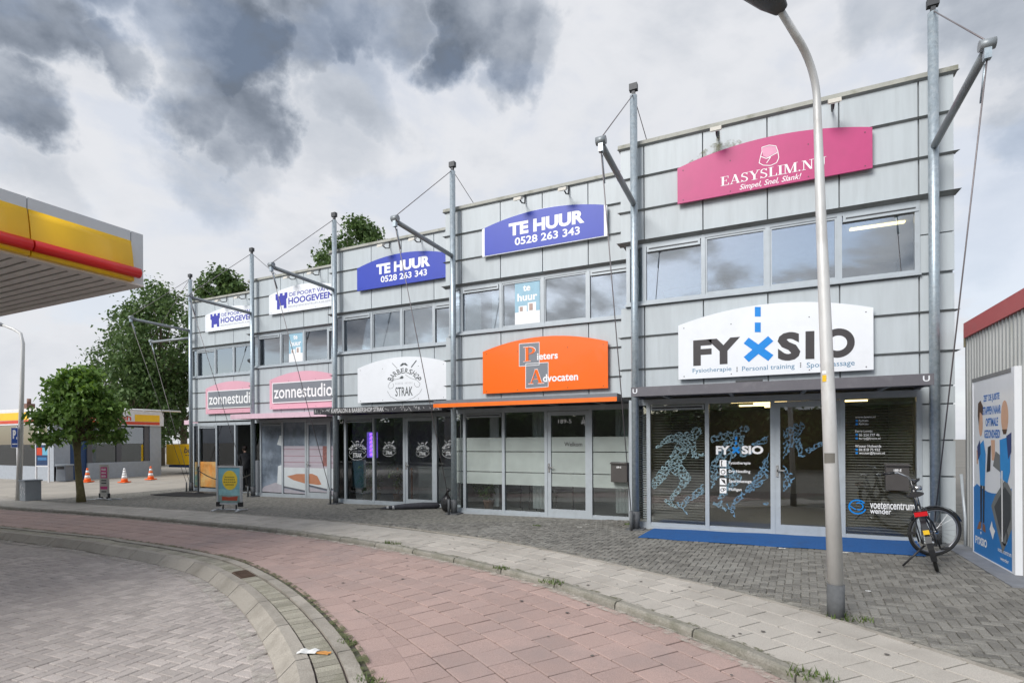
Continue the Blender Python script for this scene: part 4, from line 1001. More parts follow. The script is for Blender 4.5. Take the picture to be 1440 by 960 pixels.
r3 = [(842, 258, 28, 838, 265, 27), (810, 290, 40, 715, 420, 36), (770, 292, 26, 700, 312, 18), (700, 312, 16, 640, 335, 10), (835, 310, 20, 850, 378, 15), (855, 380, 14, 945, 330, 10), (705, 430, 34, 650, 510, 24), (648, 512, 22, 560, 590, 12), (560, 590, 12, 540, 630, 11), (520, 608, 9, 556, 655, 8), (730, 430, 34, 800, 490, 26), (800, 495, 22, 745, 560, 14), (690, 602, 9, 730, 590, 9)]
net_figure(r3, Z, Y0 + GY, 'running_figure_print', sh0, NETM[2], blk, 850, seed=3)
m = MB(); Yd = Y0 + GY - .004
def zt(mb, body, x0, y0, x1, y1, Y, ZZ, **k):
    a, b = ZZ(x0, y1), ZZ(x1, y0); text_into(mb, body, a[0], b[0], a[1], b[1], Y, **k)
zt(m, 'FY', 470, 341, 532, 380, Yd, Z, bold=.045); zt(m, 'SIO', 585, 340, 683, 378, Yd, Z, bold=.045)
for (y, body, x1) in ((405, 'Fysiotherapie', 625), (443, 'Dry Needling', 624), (487, 'Sportmassage', 630), (524, 'Mulligan', 585)):
    c0, c1 = Z(487, y + 29), Z(517, y); fr = [(c0[0], c0[1]), (c1[0], c0[1]), (c1[0], c1[1]), (c0[0], c1[1])]; P2(m, fr, Yd); zt(m, body, 528, y + 7, x1, y + 22, Yd, Z, bold=.012)
B(m, 'window_lettering', WHT, sh0)
m = MB()
for (y, kk) in ((405, 0), (443, 1), (487, 2), (524, 3)):
    c = Z(502, y + 15)
    if kk == 0: P2(m, [(c[0] - .035, c[1] - .05), (c[0] - .01, c[1] - .05), (c[0] - .022, c[1]), (c[0] - .01, c[1] + .05), (c[0] - .035, c[1] + .05)], Yd - .003)
    elif kk == 1: line2(m, ell(c[0], c[1], .035, .035, 10) + [(c[0] + .035, c[1])], .012, Yd - .003)
    elif kk == 2: P2(m, [(c[0] - .04, c[1] + .05), (c[0] + .0, c[1] - .01), (c[0] + .045, c[1] - .05), (c[0] + .03, c[1] + .03)], Yd - .003)
    else: line2(m, ell(c[0] - .012, c[1], .028, .03, 10) + [(c[0] + .016, c[1])], .01, Yd - .003); line2(m, ell(c[0] + .02, c[1] + .012, .02, .02, 8) + [(c[0] + .04, c[1] + .012)], .009, Yd - .003)
B(m, 'window_icon', CHAR, sh0)['kind'] = 'stuff'
m = MB(); c = Z(560, 360)
for sg in (1, -1): line2(m, [(c[0] - .055, c[1] - .05 * sg), (c[0] + .055, c[1] + .05 * sg)], .04, Yd)
for y in (300, 322): a, b = Z(555, y + 14), Z(565, y); P2(m, [(a[0], a[1]), (b[0], a[1]), (b[0], b[1]), (a[0], b[1])], Yd)
Z5 = crop(1140, 560, 3.2, Y0 + GY); c = Z5(210, 487); r = Z5(248, 487)[0] - c[0]
line2(m, arc2(c[0], c[1], r, r * .95, .6, 2 * PI - .3, 20), .022, Yd); line2(m, arc2(c[0] + .02, c[1] + .01, r * .5, r * .5, -2, 2.2, 10), .02, Yd); line2(m, [(c[0] - r, c[1] + .02), (c[0] - .02, c[1] - r * .4)], .016, Yd)
for y in (96, 111, 158, 175, 225, 241): a, b = Z5(202, y + 9), Z5(212, y); P2(m, [(a[0], a[1]), (b[0], a[1]), (b[0], b[1]), (a[0], b[1])], Yd)
B(m, 'window_emblem', CYAN, sh0)
m = MB()
for (body, x0, y0, x1, y1) in (('www.fyxsio.nl', 200, 78, 291, 91), ('FyXsio', 217, 95, 260, 107), ('FyXsio', 217, 110, 260, 122), ('Ferry Lowijs', 200, 142, 278, 155), ('06 224 777 46', 217, 158, 310, 170), ('ferry@fyxsio.nl', 217, 174, 314, 187), ('Wouter Holwerda', 200, 208, 318, 220), ('06 818 75 932', 217, 224, 312, 236), ('wouter@fyxsio.nl', 217, 240, 333, 253), ('voetencentrum', 267, 471, 467, 495), ('wender', 267, 496, 362, 517)):
    m = MB(); zt(m, body, x0, y0, x1, y1, Yd, Z5, bold=.014); B(m, 'window_lettering', WHT, sh0)
# venetian blinds behind the glass
SLAT = pm('blind_slat', (.30, .28, .25), .55)
def blind(sh, x0, x1, z0, z1, y, name='venetian_blind', step=.045):
    m = MB(); z = z0
    while z < z1:
        m.quad((x0, y, z), (x1, y, z), (x1, y + .028, z + .018), (x0, y + .028, z + .018)); z += step
    m.box(x0, x1, y - .005, y + .035, z1, z1 + .04); o = m.build(name, SLAT, sh); o['kind'] = 'stuff'
blind(sh0, 3.73, 4.66, .12, 2.2, .14); blind(sh0, .58, 1.5, .12, 2.2, .14, step=.05); blind(sh0, .24, .48, .12, 2.2, .14)
for (x0, x1, y) in ((1.9, 2.9, 1.2), (2.3, 3.3, 1.8), (2.0, 3.0, 2.5), (2.5, 3.5, 3.2), (3.2, 4.2, 1.0), (3.3, 4.3, 1.9)): MB().box(x0, x1, y, y + .07, 2.37, 2.398).build('ceiling_tube', TUBE, sh0)
for (x0, y) in ((3.9, .8),): MB().box(x0, x0 + .8, y, y + .08, 5.33, 5.358).build('ceiling_tube', TUBE, sh0)

# -- unit 1: frosted bands
sh1, X1, Y1, g1 = units[1]
FROST = film('frosted_film', (.60, .67, .63), .55); P1 = [.19, .52, 1.57, 2.64, 3.68, 4.54]
for i, (a, b) in enumerate(zip(P1[:-1], P1[1:])):
    e = .12 if i == 3 else .04
    for (za, zb) in ((.62, .90), (.92, 1.38), (1.40, 1.72)): MB().quad((a + e, GY, za), (b - e, GY, za), (b - e, GY, zb), (a + e, GY, zb)).build('frosted_film', FROST, sh1)
m = MB(); Z8 = crop(600, 440, 3.2, Y1 + GY - .004); Yd1 = Y1 + GY - .008
zt(m, '189-5', 592, 477, 652, 496, Yd1, Z8, bold=.01); c = Z8(716, 488)
for q in range(7): line2(m, [(c[0] - .09 + q * .028, c[1] - .06 + .02 * math.sin(q * 2)), (c[0] - .08 + q * .026, c[1] + .07 - .03 * math.cos(q * 3))], .014, Yd1)
line2(m, [(c[0] - .1, c[1] - .03), (c[0] + .09, c[1] + .01), (c[0] + .09, c[1] - .05)], .016, Yd1); B(m, 'door_lettering', WHT, sh1)
m = MB(); zt(m, 'Welkom', 620, 580, 700, 599, Yd1, Z8, bold=.004); B(m, 'door_lettering', CHAR, sh1)
CURT = pm('curtain_pale', (.60, .62, .60), .9)
for (x0, x1) in ((.95, 1.2), (2.1, 2.45), (4.1, 4.4)):
    m = MB(); V = []
    for k in range(13): x = x0 + (x1 - x0) * k / 12; V += [(x, .5 + .03 * math.sin(k * 2.1), g1 + .1), (x, .5 + .03 * math.sin(k * 2.1), 2.38)]
    m.add(V, [(2 * k, 2 * k + 2, 2 * k + 3, 2 * k + 1) for k in range(12)]); m.build('curtain', CURT, sh1)
LEAFP = leafmat('leaf_houseplant', (.07, .15, .035), (.18, .28, .07))
POTM = pm('clay_pot', (.25, .13, .08), .7); POTG = pm('gold_pot', (.42, .36, .16), .35, .5); POTW = pm('tub_beige', (.40, .36, .28), .6)
def houseplant(x, y, z, h, r, label, pot, n=150, seed=0, long=False):
    rn = random.Random(seed); t = thing('potted_plant', label, 'plant', (x, y, z))
    MB().lathe([(.09, 0), (.14, .22), (.15, .25), (.13, .25), (.12, .22)], 14).build('pot', pot, t)
    m = MB(); R = []
    st = MB()
    for q in range(9):
        a = rn.uniform(0, 2 * PI); rr = r * rn.uniform(.2, 1); tip = Vector((rr * math.cos(a), rr * math.sin(a), h * rn.uniform(.6, 1)))
        st.tube([(0, 0, .2), tuple(Vector((tip.x * .35, tip.y * .35, tip.z * .6))), tuple(tip)], [.01, .008, .004], 5)
        for w in range(n // 9):
            tt = rn.uniform(.35, 1); p = Vector((tip.x * tt * tt, tip.y * tt * tt, .2 + (tip.z - .2) * tt)); dv = Vector((rn.uniform(-1, 1), rn.uniform(-1, 1), rn.uniform(-.6, .5))).normalized(); L = rn.uniform(.10, .2) * (1.5 if long else 1); sd2 = dv.cross(Vector((0, 0, 1))).normalized() * L * (.14 if long else .25)
            i = len(m.v); m.v += [tuple(p), tuple(p + dv * L * .5 + sd2), tuple(p + dv * L - Vector((0, 0, L * .3))), tuple(p + dv * L * .5 - sd2)]; m.f.append((i, i + 1, i + 2, i + 3)); m.sm.append(False); R += [rn.random()] * 4
    st.build('stem', pm('stem_green', (.10, .11, .04), .8), t); m.rnd = R; m.build('foliage', LEAFP, t)['kind'] = 'stuff'
houseplant(X1 + .95, Y1 + .42, g1 + .02, .85, .4, 'leafy plant in a clay pot inside the orange shop window', POTM, 170, 1)
def chair(x, y, z, rz, label):
    t = thing('visitor_chair', label, 'chair', (x, y, z), rz, 'dark chairs inside the orange shop')
    MB().box(-.23, .23, -.22, .22, .43, .48).build('seat', DARKM, t); MB().box(-.22, .22, .2, .24, .62, .88).build('backrest', DARKM, t)
    for sx in (-.21, .21):
        for sy in (-.2, .22): MB().tube([(sx, sy * 1.05, 0), (sx, sy * .9, .45 if sy < 0 else .88)], .013, 6).build('leg', BLACK, t)
chair(X1 + 1.45, Y1 + .75, g1 + .02, .5, 'dark chair nearest the plant behind the orange shop glass'); chair(X1 + 2.15, Y1 + .9, g1 + .02, 2.4, 'dark chair in the middle of the orange shop window'); chair(X1 + 2.6, Y1 + 1.3, g1 + .02, -1.2, 'dark chair beside the orange shop door')

# -- unit 2: barbershop
sh2, X2, Y2, g2 = units[2]
PALE = pm('film_white', (.70, .72, .72), .5)
def small_logo(u, v, s, nm_='window_emblem'):
    Yb = Y2 + GY; m = MB(); sc = s / 430
    Zl = lambda x, y: aty(u + (x - 630) * sc, v + (y - 400) * sc, Yb)
    strak_logo(m, Zl, Yb, .9); B(m, nm_, PALE, sh2)
small_logo(503, 634, 24); small_logo(547.5, 632, 18); small_logo(594.5, 633, 18); small_logo(633, 632, 22)
emv = emit('neon_violet', (.30, .10, 1.0), 1.6)
t = thing('barber_sign', 'violet lit barber pole panel inside the barbershop window', 'light sign', (X2 + 1.25, Y2 + .35, g2 + 1.3))
MB().box(-.22, .16, 0, .03, .0, .75).build('back_panel', emit('violet_panel', (.20, .12, .62), .35), t); m = MB(); m.tube([(0, -.05, .05), (0, -.05, .72)], .06, 12); m.build('pole', emv, t)
for k in range(5):
    MB().tube([(-.06, -.07, .1 + k * .12), (0, -.115, .15 + k * .12), (.06, -.07, .2 + k * .12)], .012, 6).build('stripe', WHT, t)
houseplant(X2 + .95, Y2 + .42, g2 + .02, 1.2, .42, 'tall palm like plant in a beige tub in the barbershop', POTW, 260, 2, True); houseplant(X2 + 1.4, Y2 + .3, g2 + .02, .9, .22, 'plant in a gold pot in the barbershop window', POTG, 90, 3); houseplant(X2 + 2.15, Y2 + .35, g2 + .02, 1.1, .3, 'broad leaved plant near the barbershop door', POTM, 110, 4)
t = thing('reception_desk', 'pale reception desk inside the barbershop', 'desk', (X2 + 2.9, Y2 + 1.6, g2 + .02)); MB().box(-.7, .7, -.3, .3, 0, .95).build('front', pm('desk_grey', (.40, .41, .40), .6), t); MB().box(-.74, .74, -.34, .34, .95, 1.0).build('top', pm('desk_top', (.55, .55, .53), .4), t); MB().box(-.4, -.15, -.05, .1, 1.0, 1.25).build('till', BLACK, t)
for (x, lab) in ((1.85, 'left brass post among the barbershop plants'), (2.35, 'brass post beside the barbershop door')):
    t = thing('rope_post', lab, 'post', (X2 + x, Y2 + .75, g2 + .02)); MB().lathe([(.15, 0), (.15, .03), (.03, .06), (.025, .9), (.05, .93), (.0, 1.0)], 12).build('post', pm('brass_red', (.30, .10, .04), .35, .4), t)
# -- unit 3: sunbed print over the whole front
sh3, X3, Y3, g3 = units[3]
def lp(name, mat, pts, layer, sh=sh3, Y=Y3, X=X3):
    m = MB(); m.poly([(a, GY - .0012 * layer, b) for a, b in pts]); m.build(name, mat, sh)
DUSK = pm('print_dusk', (.12, .15, .19), .4, 0, .5, 1.6, dirt=(.36, .42, .50, .8), dscale=1.1, dlo=.45, dhi=.7); PLANK = pm('print_plank', (.42, .38, .43), .45, 0, .15, 4, stretch=(.3, 1, 6)); TOWEL = pm('print_towel', (.58, .62, .64), .5, 0, .08, 3); SKN = pm('print_tan_skin', (.46, .20, .11), .5); SHAD = pm('print_shadow', (.10, .10, .12), .5); SHEET = pm('print_sheet', (.40, .38, .42), .5)
P3 = [.19, .52, 1.57, 2.64, 3.68, 4.54]; zt0, zt1 = g3 + .12, 2.29
for i, (a, b) in enumerate(zip(P3[:-1], P3[1:])):
    if i == 0:
        MB().box(a + .03, b - .03, .015, .028, g3 + .1, 1.0).build('solid_panel', GREYS, sh3); continue
    e = .12 if i == 3 else .035; a += e; b -= e; zb = zt0 + (.08 if i == 3 else 0); zu = zt1 - (.1 if i == 3 else .0)
    lp('print_background', DUSK, [(a, zb), (b, zb), (b, zu), (a, zu)], 0)
    if i == 1:
        lp('print_sheet', SHEET, [(a, zb), (b, zb), (b, zb + .35), (b - .35, zb + .33), (a + .1, zb + .18), (a, zb + .1)], 1); lp('print_towel', TOWEL, [(b - .25, zb + .3), (b, zb + .25), (b, zb + .95), (b - .2, zb + .9)], 2); lp('print_towel', TOWEL, [(b - .25, 1.55), (b, 1.5), (b, 1.85), (b - .12, 1.86)], 2)
    else:
        zz = .75
        lp('print_plank', PLANK, [(a, .72), (b, .72), (b, 1.5), (a, 1.5)], 1)
        for z in (.95, 1.16, 1.38): lp('print_gap', pm('print_rose', (.30, .17, .20), .5), [(a, z), (b, z), (b, z + .022), (a, z + .022)], 2)
        lp('print_towel', TOWEL, [(a, zb + .22), (b, zb + .1), (b, .78), (a, .78)], 3); lp('print_sheet', SHEET, [(a, zb), (b, zb), (b, zb + .04), (a, zb + .16)], 3); lp('print_shadow', SHAD, [(a, zb + .19), (b, zb + .07), (b, zb + .11), (a, zb + .23)], 4)
xa, xb = X3, X3
for (a, b, q) in ((1.62, 2.59, [(1.75, .42), (2.05, .30), (2.59, .20), (2.59, .52), (2.2, .51)]), (2.76, 3.56, [(2.76, .2), (3.15, .17), (3.3, .19), (3.12, .46), (2.9, .53), (2.76, .53)])):
    lp('print_skin', SKN, [(x, z + .06) for x, z in q], 5)
lp('print_brick', pm('print_brick_red', (.24, .10, .09), .6, 0, .5, 14), [(3.36, .85), (3.56, .85), (3.56, 1.5), (3.36, 1.5)], 6)
# -- unit 4: posters, shelves, person
sh4, X4, Y4, g4 = units[4]
SUNB = pm('print_sunburst', (.75, .30, .05), .5, 0, .5, 1.5, dirt=(.80, .55, .22, .9), dscale=2.2, dlo=.4, dhi=.65); TEAL = pm('print_teal', (.16, .30, .24), .5, 0, .3, 2, dirt=(.62, .30, .05, .9), dscale=1.6, dlo=.45, dhi=.6)
lp('window_poster', TEAL, [(.23, g4 + .14), (.49, g4 + .14), (.49, g4 + 1.12), (.23, g4 + 1.12)], 0, sh4); lp('window_poster', SUNB, [(.56, g4 + .14), (1.53, g4 + .14), (1.53, g4 + 1.14), (.56, g4 + 1.14)], 0, sh4)
t = thing('display_shelf', 'white display shelf with bottles in the far shop window', 'shelf', (X4 + 1.05, Y4 + .6, g4 + .02))
MB().box(-.45, .45, .18, .22, 0, 2.1).build('back_panel', INT_W, t)
for z in (.05, .55, 1.05, 1.45, 1.85): MB().box(-.45, .45, -.12, .18, z, z + .03).build('shelf_board', INT_W, t)
rn = random.Random(5); BOT = [pm('bottle_black', (.03, .03, .03), .3), pm('bottle_amber', (.35, .18, .05), .3), pm('bottle_white', (.7, .7, .68), .3)]
for z in (1.08, 1.48, 1.88):
    for q in range(8):
        o = MB().lathe([(.025, 0), (.03, .1), (.012, .13), (.012, .17)], 8).build('bottle', BOT[rn.randrange(3)], None, (X4 + .68 + q * .1 + rn.uniform(-.02, .02), Y4 + .55, g4 + .02 + z)); tag(o, '%s bottle from the left on the %s board of the far display shelf' % (['first', 'second', 'third', 'fourth', 'fifth', 'sixth', 'seventh', 'eighth'][q], {1.08: 'lowest stocked', 1.48: 'middle', 1.88: 'top'}[z]), 'bottle', 'bottles on the display shelf')
PXp, PYp, PZp = X4 + 2.88, Y4 + .30, g4 + .02
def skin_obj(name, verts, edges, radii, mat, parent, root=0, sub=2):
    me = bpy.data.meshes.new(name); me.from_pydata(verts, edges, []); o = bpy.data.objects.new(name, me); COL.objects.link(o); o.parent = parent; me.materials.append(mat)
    sk = o.modifiers.new('skin', 'SKIN'); 
    if not me.skin_vertices: me.skin_vertices.new()
    for i, r in enumerate(radii): me.skin_vertices[0].data[i].radius = (r, r) if not isinstance(r, tuple) else r
    for i in range(len(verts)): me.skin_vertices[0].data[i].use_root = (i == root)
    sb = o.modifiers.new('sub', 'SUBSURF'); sb.levels = sub; sb.render_levels = sub
    sk.use_smooth_shade = True
    return o
CLOTH = pm('clothes_black', (.018, .018, .022), .85); SKIN = pm('skin', (.50, .31, .23), .55); HAIR = pm('hair_dark', (.03, .02, .015), .6)
t = thing('person', 'person in black clothes leaning forward in the open far shop doorway', 'person', (PXp, PYp, PZp), math.radians(160))
# body: x forward, z up
bv = [(0, 0, .95), (.02, 0, 1.12), (.08, 0, 1.32), (.11, 0, 1.42), (.14, 0, 1.5), (.0, .1, .9), (.03, .11, .5), (-.03, .11, .09), (.1, .12, .04), (0, -.1, .9), (.03, -.11, .5), (-.03, -.11, .09), (.1, -.12, .04),
      (.09, .18, 1.38), (.14, .25, 1.12), (.32, .2, .98), (.09, -.18, 1.38), (.14, -.25, 1.12), (.32, -.2, .98)]
be = [(0, 1), (1, 2), (2, 3), (3, 4), (0, 5), (5, 6), (6, 7), (7, 8), (0, 9), (9, 10), (10, 11), (11, 12), (2, 13), (13, 14), (14, 15), (2, 16), (16, 17), (17, 18)]
skin_obj('body', bv, be, [(.15, .12), (.14, .11), (.17, .12), (.09, .08), .055, .1, .07, .05, .045, .1, .07, .05, .045, .07, .05, .036, .07, .05, .036], CLOTH, t)
m = MB(); 
hd = Vector((.2, 0, 1.62))
def ellipsoid(mb, c, rx, ry, rz, n=16, k=10):
    i = len(mb.v)
    for a in range(k + 1):
        th = PI * a / k
        for b in range(n): ph = 2 * PI * b / n; mb.v.append((c[0] + rx * math.sin(th) * math.cos(ph), c[1] + ry * math.sin(th) * math.sin(ph), c[2] + rz * math.cos(th)))
    for a in range(k):
        for b in range(n): mb.f.append((i + a * n + b, i + (a + 1) * n + b, i + (a + 1) * n + (b + 1) % n, i + a * n + (b + 1) % n)); mb.sm.append(True)
    return mb
ellipsoid(m, hd, .095, .075, .12); ellipsoid(m, hd + Vector((.095, 0, -.01)), .02, .014, .025, 8, 6)
for s_ in (1, -1): ellipsoid(m, hd + Vector((-.005, .077 * s_, -.01)), .02, .01, .03, 8, 6)
m.tube([(.13, 0, 1.46), (.18, 0, 1.56)], .05, 10); ho = m.build('head', SKIN, t)
m = MB(); ellipsoid(m, hd + Vector((-.02, 0, .03)), .1, .085, .112); m.build('hair', HAIR, ho)
m = MB()
for s_ in (1, -1): ellipsoid(m, hd + Vector((.083, .03 * s_, .01)), .012, .012, .008, 8, 6)
m.box(hd.x + .082, hd.x + .094, -.022, .022, hd.z - .062, hd.z - .054); m.build('eyes_and_mouth', CHAR, ho)
for s_ in (1, -1):
    hv = [(.32, .2 * s_, .98), (.39, .19 * s_, .95)]; he = [(0, 1)]; hr = [.028, .034]
    for q in range(4):
        i = len(hv); yy = (.19 + (q - 1.5) * .02) * s_; L = (.05, .058, .055, .042)[q]; hv += [(.41, yy, .945), (.41 + L * .6, yy, .93), (.41 + L, yy, .905)]; he += [(1, i), (i, i + 1), (i + 1, i + 2)]; hr += [.011, .009, .008]
    i = len(hv); hv += [(.37, (.19 - .045) * s_, .945), (.395, (.19 - .062) * s_, .93)]; he += [(1, i), (i, i + 1)]; hr += [.012, .009]
    skin_obj('hand', hv, he, hr, SKIN, t, sub=1)
# upper windows: blinds, films, letting posters
CURT2 = pm('blind_white', (.72, .74, .74), .8)
for (k, x0, x1, z0, z1) in ((1, .55, .95, 4.25, 5.34), (1, 1.25, 1.5, 4.25, 5.34), (2, 1.6, 2.5, 4.25, 4.72), (2, .6, 1.45, 4.25, 4.62), (2, 3.75, 4.5, 4.25, 4.70), (3, .7, 1.4, 4.25, 5.34), (4, .62, .7, 4.25, 5.34)):
    mt = CURT2 if k != 4 else BLACK; MB().box(x0, x1, .08, .09, z0, z1).build('roller_blind', mt, units[k][0])
for k, lab in ((1, 'pale blue te huur poster in the window above the orange sign'), (3, 'pale blue te huur poster in the window above the pink sign')):
    sh_, Xk, Yk, _ = units[k]; Yp = Yk + GY - .002
    Zp = crop(620, 220, 3.43, Y1 + GY - .002); dX = Xk - X1
    a, b = Zp(358, 790), Zp(477, 600); z0p, z1p = 4.32, 5.27; x0p, x1p = a[0] + dX, b[0] + dX
    t = thing('letting_poster', lab, 'poster', ((x0p + x1p) / 2, Yp, z0p))
    m = MB(); m.box(x0p, x1p, Yp - .003, Yp, z0p, z1p); B(m, 'sheet', pm('print_light_blue', (.30, .50, .62), .5), t)
    m = MB(); P2(m, [(x0p, z0p), (x1p, z0p), (x1p, z0p + .28), (x0p, z0p + .28)], Yp - .004)
    w = x1p - x0p; text_into(m, 'te', x0p + w * .33, x0p + w * .63, z1p - .2, z1p - .06, Yp - .0045, bold=.03); text_into(m, 'huur', x0p + w * .1, x0p + w * .9, z1p - .42, z1p - .24, Yp - .0045, bold=.03)
    for (q0, q1, hh) in ((.15, .48, .14), (.52, .85, .2)): P2(m, [(x0p + w * q0, z0p + .28), (x0p + w * q1, z0p + .28), (x0p + w * q1, z0p + .28 + hh), (x0p + w * q0, z0p + .28 + hh)], Yp - .004)
    B(m, 'lettering', WHT, t)
    m = MB(); 
    for (q0, q1, hh) in ((.2, .32, .12), (.58, .72, .17)): P2(m, [(x0p + w * q0, z0p + .3), (x0p + w * q1, z0p + .3), (x0p + w * q1, z0p + .28 + hh), (x0p + w * q0, z0p + .28 + hh)], Yp - .008)
    B(m, 'drawn_houses', pm('print_brick_grey', (.42, .30, .26), .5), t)

# ================================================================== BICYCLE
TYRE = pm('tyre_black', (.02, .02, .02), .75); RIM = pm('rim_grey', (.35, .35, .36), .35, .7); FRAMEM = pm('bicycle_black', (.018, .019, .022), .3, 0, .05, 5, coat=.5); CHR = pm('chrome', (.7, .7, .7), .2, .9); REDL = pm('tail_light_red', (.55, .01, .015), .25)
rc = grd(1318, 803)
bk = thing('bicycle', 'black city bicycle leaning on its kickstand before the letter box', 'bicycle', (rc[0], rc[1], gz(rc[0]) + .005))
bk.rotation_mode = 'XYZ'; heading = math.radians(80); lean = math.radians(-13)
bk.matrix_world = Matrix.Translation(bk.location) @ Matrix.Rotation(heading, 4, 'Z') @ Matrix.Rotation(lean, 4, 'X')
def wheel(name, parent, c):
    w = MB().torus(c, (0, 1, 0), .325, .021, 40, 8); wo = w.build(name, TYRE, parent)
    MB().torus(c, (0, 1, 0), .298, .012, 40, 6).build('rim', RIM, wo)
    m = MB(); c = Vector(c)
    for q in range(20): a = 2 * PI * q / 20; m.tube([tuple(c + Vector((.02 * math.cos(a + .8), .02 * (-1) ** q, .02 * math.sin(a + .8)))), tuple(c + Vector((.295 * math.cos(a), 0, .295 * math.sin(a))))], .0018, 4)
    o = m.build('spokes', RIM, wo); o['kind'] = 'stuff'; MB().tube([(c.x, -.05, c.z), (c.x, .05, c.z)], .022, 10).build('hub', CHR, wo)
wheel('rear_wheel', bk, (0, 0, .345))
st = thing('steering', None, None); st.parent = bk
HT, HB = Vector((.80, 0, .92)), Vector((.87, 0, .66)); ax = (HT - HB).normalized()
st.matrix_local = Matrix.Translation(HB) @ Matrix.Rotation(math.radians(-62), 4, ax) @ Matrix.Translation(-HB)
wheel('front_wheel', st, (1.07, 0, .345))
m = MB()
for s_ in (.055, -.055): m.tube([tuple(HB + Vector((0, s_, -.02))), (1.0, s_, .5), (1.07, s_, .345)], [.017, .014, .011], 8)
m.tube([tuple(HB + Vector((0, -.055, -.01))), tuple(HB + Vector((0, .055, -.01)))], .018, 8); m.tube([tuple(HB), tuple(HT + ax * .16)], .016, 10); m.build('fork', FRAMEM, st)
tp = HT + ax * .17
m = MB(); m.tube([tuple(tp + Vector((-.12, .30, .04))), tuple(tp + Vector((-.03, .22, .06))), tuple(tp + Vector((.03, .1, .02))), tuple(tp), tuple(tp + Vector((.03, -.1, .02))), tuple(tp + Vector((-.03, -.22, .06))), tuple(tp + Vector((-.12, -.30, .04)))], .012, 8); m.build('handlebar', CHR, st)
for s_ in (1, -1): MB().tube([tuple(tp + Vector((-.06, .25 * s_, .055))), tuple(tp + Vector((-.17, .33 * s_, .03)))], .019, 8).build('grip', BLACK, st)
MB().tube([tuple(tp + Vector((.05, 0, -.12))), tuple(tp + Vector((.13, 0, -.12)))], [.03, .035], 10).build('headlight', CHR, st)
m = MB()
for q in range(10):
    a0 = math.radians(20 + 13 * q); a1 = math.radians(20 + 13 * (q + 1)); 
    m.quad(*[(1.07 + .36 * math.cos(a), y, .345 + .36 * math.sin(a)) for a, y in ((a0, -.025), (a0, .025), (a1, .025), (a1, -.025))])
o = m.build('front_mudguard', FRAMEM, st); o.modifiers.new('t', 'SOLIDIFY').thickness = .004
BBk = Vector((.47, 0, .30)); SC = Vector((.30, 0, .78))
m = MB(); m.tube([tuple(HB), tuple(BBk)], .026, 10); m.tube([tuple(HT - ax * .05), tuple(BBk + (SC - BBk) * .62)], .02, 10); m.tube([tuple(BBk), tuple(SC)], .02, 10)
for s_ in (.06, -.06): m.tube([tuple(BBk), (0, s_, .345)], .012, 8); m.tube([tuple(BBk + (SC - BBk) * .75), (0, s_, .345)], .011, 8)
m.tube([tuple(HB - ax * .03), tuple(HT + ax * .03)], .03, 10); m.build('frame', FRAMEM, bk)
MB().tube([tuple(SC), tuple(SC + (SC - BBk).normalized() * .13)], .014, 8).build('seat_post', CHR, bk)
sp = SC + (SC - BBk).normalized() * .16
m = MB(); rr = [(-.14, .085, .028), (-.09, .095, .035), (0, .06, .03), (.08, .028, .024), (.13, .018, .016)]
for (a, w, h) in rr:
    for q in range(12): an = 2 * PI * q / 12; m.v.append((sp.x + a, sp.y + w * math.cos(an), sp.z + h * math.sin(an)))
for r in range(4):
    for q in range(12): m.f.append((r * 12 + q, r * 12 + (q + 1) % 12, (r + 1) * 12 + (q + 1) % 12, (r + 1) * 12 + q)); m.sm.append(True)
m.f += [tuple(range(12)), tuple(range(59, 47, -1))]; m.sm += [False] * 2; m.build('saddle', BLACK, bk)
m = MB()
for q in range(14):
    a0 = math.radians(40 + 12 * q); a1 = math.radians(40 + 12 * (q + 1)); m.quad(*[(.365 * math.cos(a), y, .345 + .365 * math.sin(a)) for a, y in ((a0, -.03), (a0, .03), (a1, .03), (a1, -.03))])
o = m.build('rear_mudguard', FRAMEM, bk); o.modifiers.new('t', 'SOLIDIFY').thickness = .004
m = MB()
for s_ in (.07, -.07): m.tube([(.22, s_ * .5, .76), (-.2, s_, .76)], .008, 6); m.tube([(-.12, s_, .755), (0, s_, .345)], .007, 6)
m.tube([(-.2, -.07, .76), (-.2, .07, .76)], .008, 6); m.tube([(-.02, -.07, .76), (-.02, .07, .76)], .007, 6); m.build('rear_rack', FRAMEM, bk)
MB().box(-.24, -.2, -.065, .065, .70, .75).build('tail_light', REDL, bk); MB().box(-.378, -.366, -.03, .03, .50, .55).build('reflector', YEL, bk)
m = MB(); m.extr([(.0, -.045, .31), (.5, -.045, .22), (.56, -.045, .3), (.5, -.045, .38), (.0, -.045, .385)], (0, -.025, 0)); m.build('chain_case', BLACK, bk)
m = MB(); m.tube([tuple(BBk + Vector((0, -.1, 0))), tuple(BBk + Vector((.1, -.1, -.13)))], .01, 6); m.box(BBk.x + .06, BBk.x + .15, -.2, -.1, BBk.z - .15, BBk.z - .125); m.build('pedal', BLACK, bk)
m = MB(); m.tube([tuple(BBk + Vector((0, .1, 0))), tuple(BBk + Vector((-.1, .1, .13)))], .01, 6); m.box(BBk.x - .15, BBk.x - .06, .1, .2, BBk.z + .12, BBk.z + .145); m.build('pedal', BLACK, bk)
MB().tube([(.12, .05, .3), (.06, .33, .085)], .012, 6).build('kickstand', BLACK, bk)

